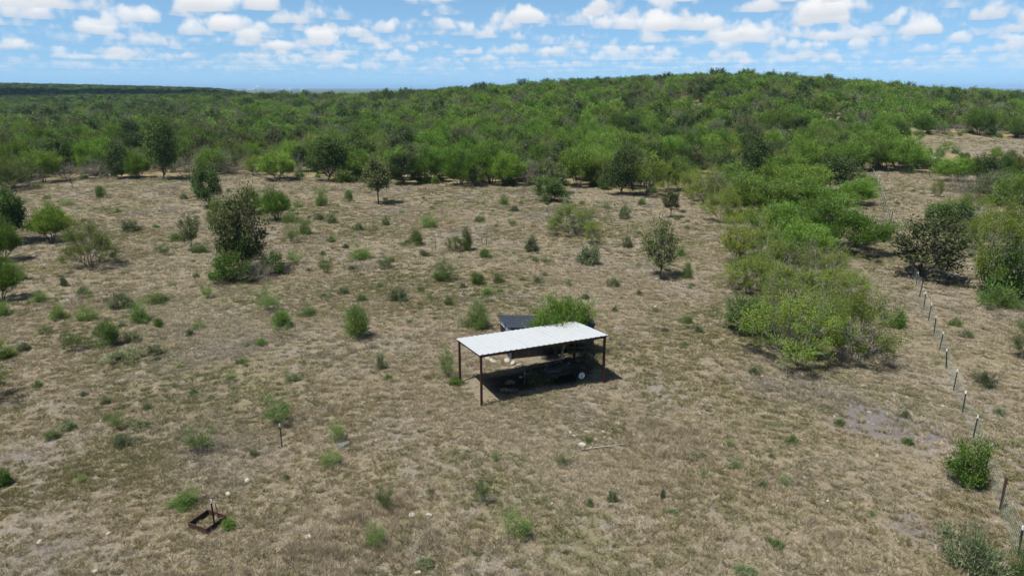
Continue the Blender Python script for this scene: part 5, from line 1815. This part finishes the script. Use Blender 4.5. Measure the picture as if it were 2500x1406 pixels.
def patch(x, y, s, ph):
    """smooth patchiness in [-1, 1]"""
    return (np.sin(x / s + ph + 1.9 * np.sin(y / (1.7 * s) + ph)) + np.sin(y / (0.8 * s) + 2 * ph + 1.7 * np.sin(x / (1.3 * s)))) / 2


def build_grass():
    rng = np.random.default_rng(12)
    out = []
    for (r0, r1, dens, big) in ((15, 34, 44.0, 0.85), (34, 60, 23.0, 1.05), (60, 95, 8.0, 1.55), (95, 168, 3.4, 2.1), (168, 250, 1.3, 2.6)):
        half = 1.35 if r1 < 40 else (1.2 if r1 < 100 else 0.95)
        area = (r1 * r1 - r0 * r0) * math.atan(half)
        n = int(area * dens)
        r = np.sqrt(rng.uniform(r0 * r0, r1 * r1, n))
        a = rng.uniform(-1, 1, n) * math.atan(half)
        x, y = r * np.sin(a), r * np.cos(a)
        k = ~in_wood(x, y - 3)
        p = patch(x, y, 3.1, 0.7) + 0.6 * patch(x, y, 0.9, 2.2)
        k &= rng.uniform(size=n) < np.clip(0.76 + 0.34 * p, 0.42, 1.0) * (1 - 0.85 * bare_at(x, y))
        out.append((x[k], y[k], big * rng.uniform(0.65, 1.35, k.sum()), p[k]))
    x, y, s, p = [np.concatenate(c) for c in zip(*out)]
    # grass is thinned under the carport so its painted shade stays dark
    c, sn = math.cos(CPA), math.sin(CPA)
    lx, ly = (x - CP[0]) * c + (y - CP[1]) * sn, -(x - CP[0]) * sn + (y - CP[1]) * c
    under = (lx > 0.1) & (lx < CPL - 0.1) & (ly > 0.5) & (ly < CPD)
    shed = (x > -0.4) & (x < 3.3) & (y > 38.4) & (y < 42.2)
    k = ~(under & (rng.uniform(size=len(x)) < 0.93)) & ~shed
    x, y, s, p = x[k], y[k], s[k], p[k]
    g = patch(x, y, 5.3, 4.4) + 0.7 * patch(x, y, 1.7, 1.2)
    q = rng.uniform(size=len(x))
    green = q < np.clip(0.30 + 0.34 * g, 0.08, 0.8)
    tall = (~green) & (patch(x, y, 2.3, 5.0) + 0.5 * patch(x, y, 7.0, 3.3) > 0.7) & (rng.uniform(size=len(x)) < 0.3)
    idx = np.where(green, rng.choice([3, 4], len(x)), np.where(tall, 5, rng.choice([0, 1, 1, 2, 2, 6, 6], len(x))))
    scatter('dry_grass', np.stack([x, y, hz(x, y)], 1), s, rng.uniform(0, 6.28, len(x)), idx, TUFTS, 'dry straw and olive grass covering the clearing', tilt=0.12,
            zscl=s ** 0.6)
    # small forbs dotted through the grass
    n = 800
    r = np.sqrt(rng.uniform(15 ** 2, 120 ** 2, n))
    a = rng.uniform(-1, 1, n) * math.atan(0.86)
    x, y = r * np.sin(a), r * np.cos(a)
    k = (~in_wood(x, y)) & (rng.uniform(size=n) < np.clip(0.45 + 0.5 * patch(x, y, 6.1, 1.1), 0.1, 1))
    k &= ~((np.abs(x - 2.5) < 4.5) & (np.abs(y - 35.5) < 3))
    x, y = x[k], y[k]
    wm = [PROTO['weed']['meshes'][i][1] for i in range(2)] + [PROTO['palebush']['meshes'][i][1] for i in range(2)] + [PROTO['sprig']['meshes'][0][1]]
    ii = rng.choice([0, 1, 2, 3, 3, 4], len(x))
    ss = np.where(ii == 4, rng.uniform(0.2, 0.4, len(x)), np.where(ii > 1, rng.uniform(0.2, 0.55, len(x)), rng.uniform(0.35, 0.9, len(x))))
    scatter('weeds', np.stack([x, y, hz(x, y)], 1), ss, rng.uniform(0, 6.28, len(x)), ii, wm, 'tiny green weeds dotted through the dry grass', zscl=ss * rng.uniform(0.5, 1.0, len(x)))


build_grass()


# ------------------------------------------------------------------ far town on the plain
def build_town():
    rg = random.Random(6)
    mats = [M['white'], M['concrete'], M['paleblue']]
    for i in range(14):
        d = rg.uniform(7200, 9000)
        u = -0.355 + rg.uniform(-0.05, 0.06)
        x, y = u * d, d
        w, dd, h = rg.uniform(25, 70), rg.uniform(20, 40), rg.uniform(8, 16)
        root = empty('town_building', (x, y, h1(x, y)), rg.uniform(-0.5, 0.5))
        prop(root, 'tiny pale building of the far town on the hazy horizon', 'building', 'buildings of the far town')
        MB().box((-w / 2, -dd / 2, -1), (w / 2, dd / 2, h)).obj('wall', rg.choice(mats), root)
        m = MB()
        m.prism([(-w / 2 - 1, h + 0.01), (w / 2 + 1, h + 0.01), (0, h + 5)], -dd / 2 - 1, dd / 2 + 1)
        m.obj('roof', M['frost'], root)
    x, y = -0.357 * 7000, 7000
    root = empty('water_tower', (x, y, h1(x, y)))
    prop(root, 'tiny white water tower of the far town on the horizon', 'water tower')
    for k in range(4):
        a = k * math.pi / 2 + 0.4
        MB().tube([(9 * math.cos(a), 9 * math.sin(a), -1), (7 * math.cos(a), 7 * math.sin(a), 30)], 1.0, 6).obj('leg', M['white'], root)
    MB().lathe([(0.0, 28.5), (6, 29.0), (11, 33), (12, 37), (11, 41), (6, 45), (0, 46)], 16).obj('tank', M['white'], root, smooth=True)


build_town()


# ------------------------------------------------------------------ a cumulus overhead, out of the picture, that shades the far left
def build_cloud():
    rg = np.random.default_rng(9)
    m = NT('cloud_white')
    d = m.n('BsdfDiffuse')
    d.inputs['Color'].default_value = (0.92, 0.93, 0.95, 1)
    mat = m.finish(d.outputs[0])
    sx, sy = 1.12 / 3.0, 0.70 / 3.0
    z0 = 900.0
    import bmesh
    bm = bmesh.new()
    for (cx, cy_, ax_, ay_, n) in ((-590, 775, 330, 125, 34), (-330, 860, 120, 60, 10)):
        for i in range(n):
            t = rg.uniform(0, 6.28)
            r = math.sqrt(rg.uniform(0, 1))
            x, y = cx + ax_ * r * math.cos(t), cy_ + ay_ * r * math.sin(t)
            rad = rg.uniform(45, 85) * (1.1 - 0.5 * r)
            mt = Matrix.Translation((x - sx * z0, y - sy * z0, z0 + rad * 0.35)) @ Matrix.Diagonal((1, 1, 0.8, 1))
            res = bmesh.ops.create_icosphere(bm, subdivisions=2, radius=rad, matrix=mt)
            for v in res['verts']:
                v.co += Vector(rg.normal(0, rad * 0.05, 3))
                v.co.z = max(v.co.z, z0 - 4)
    me = bpy.data.meshes.new('clouds')
    bm.to_mesh(me)
    bm.free()
    o = link('clouds', me, mat=mat)
    prop(o, 'white cumulus high above the far left woods', kind='stuff')


build_cloud()


# ------------------------------------------------------------------ haze: the air over the plain
def build_haze():
    t = NT('haze_air')
    v = t.n('VolumePrincipled')
    v.inputs['Color'].default_value = (0.42, 0.68, 1.0, 1)
    v.inputs['Density'].default_value = HAZE
    v.inputs['Anisotropy'].default_value = 0.0
    t.t.links.new(v.outputs[0], t.out.inputs['Volume'])
    o = MB().box((-27000, -27000, -20), (27000, 27000, 70)).obj('haze', t.m)
    prop(o, 'thin blue haze of the air above the plain', kind='stuff')


HAZE = 7.5e-5
build_haze()
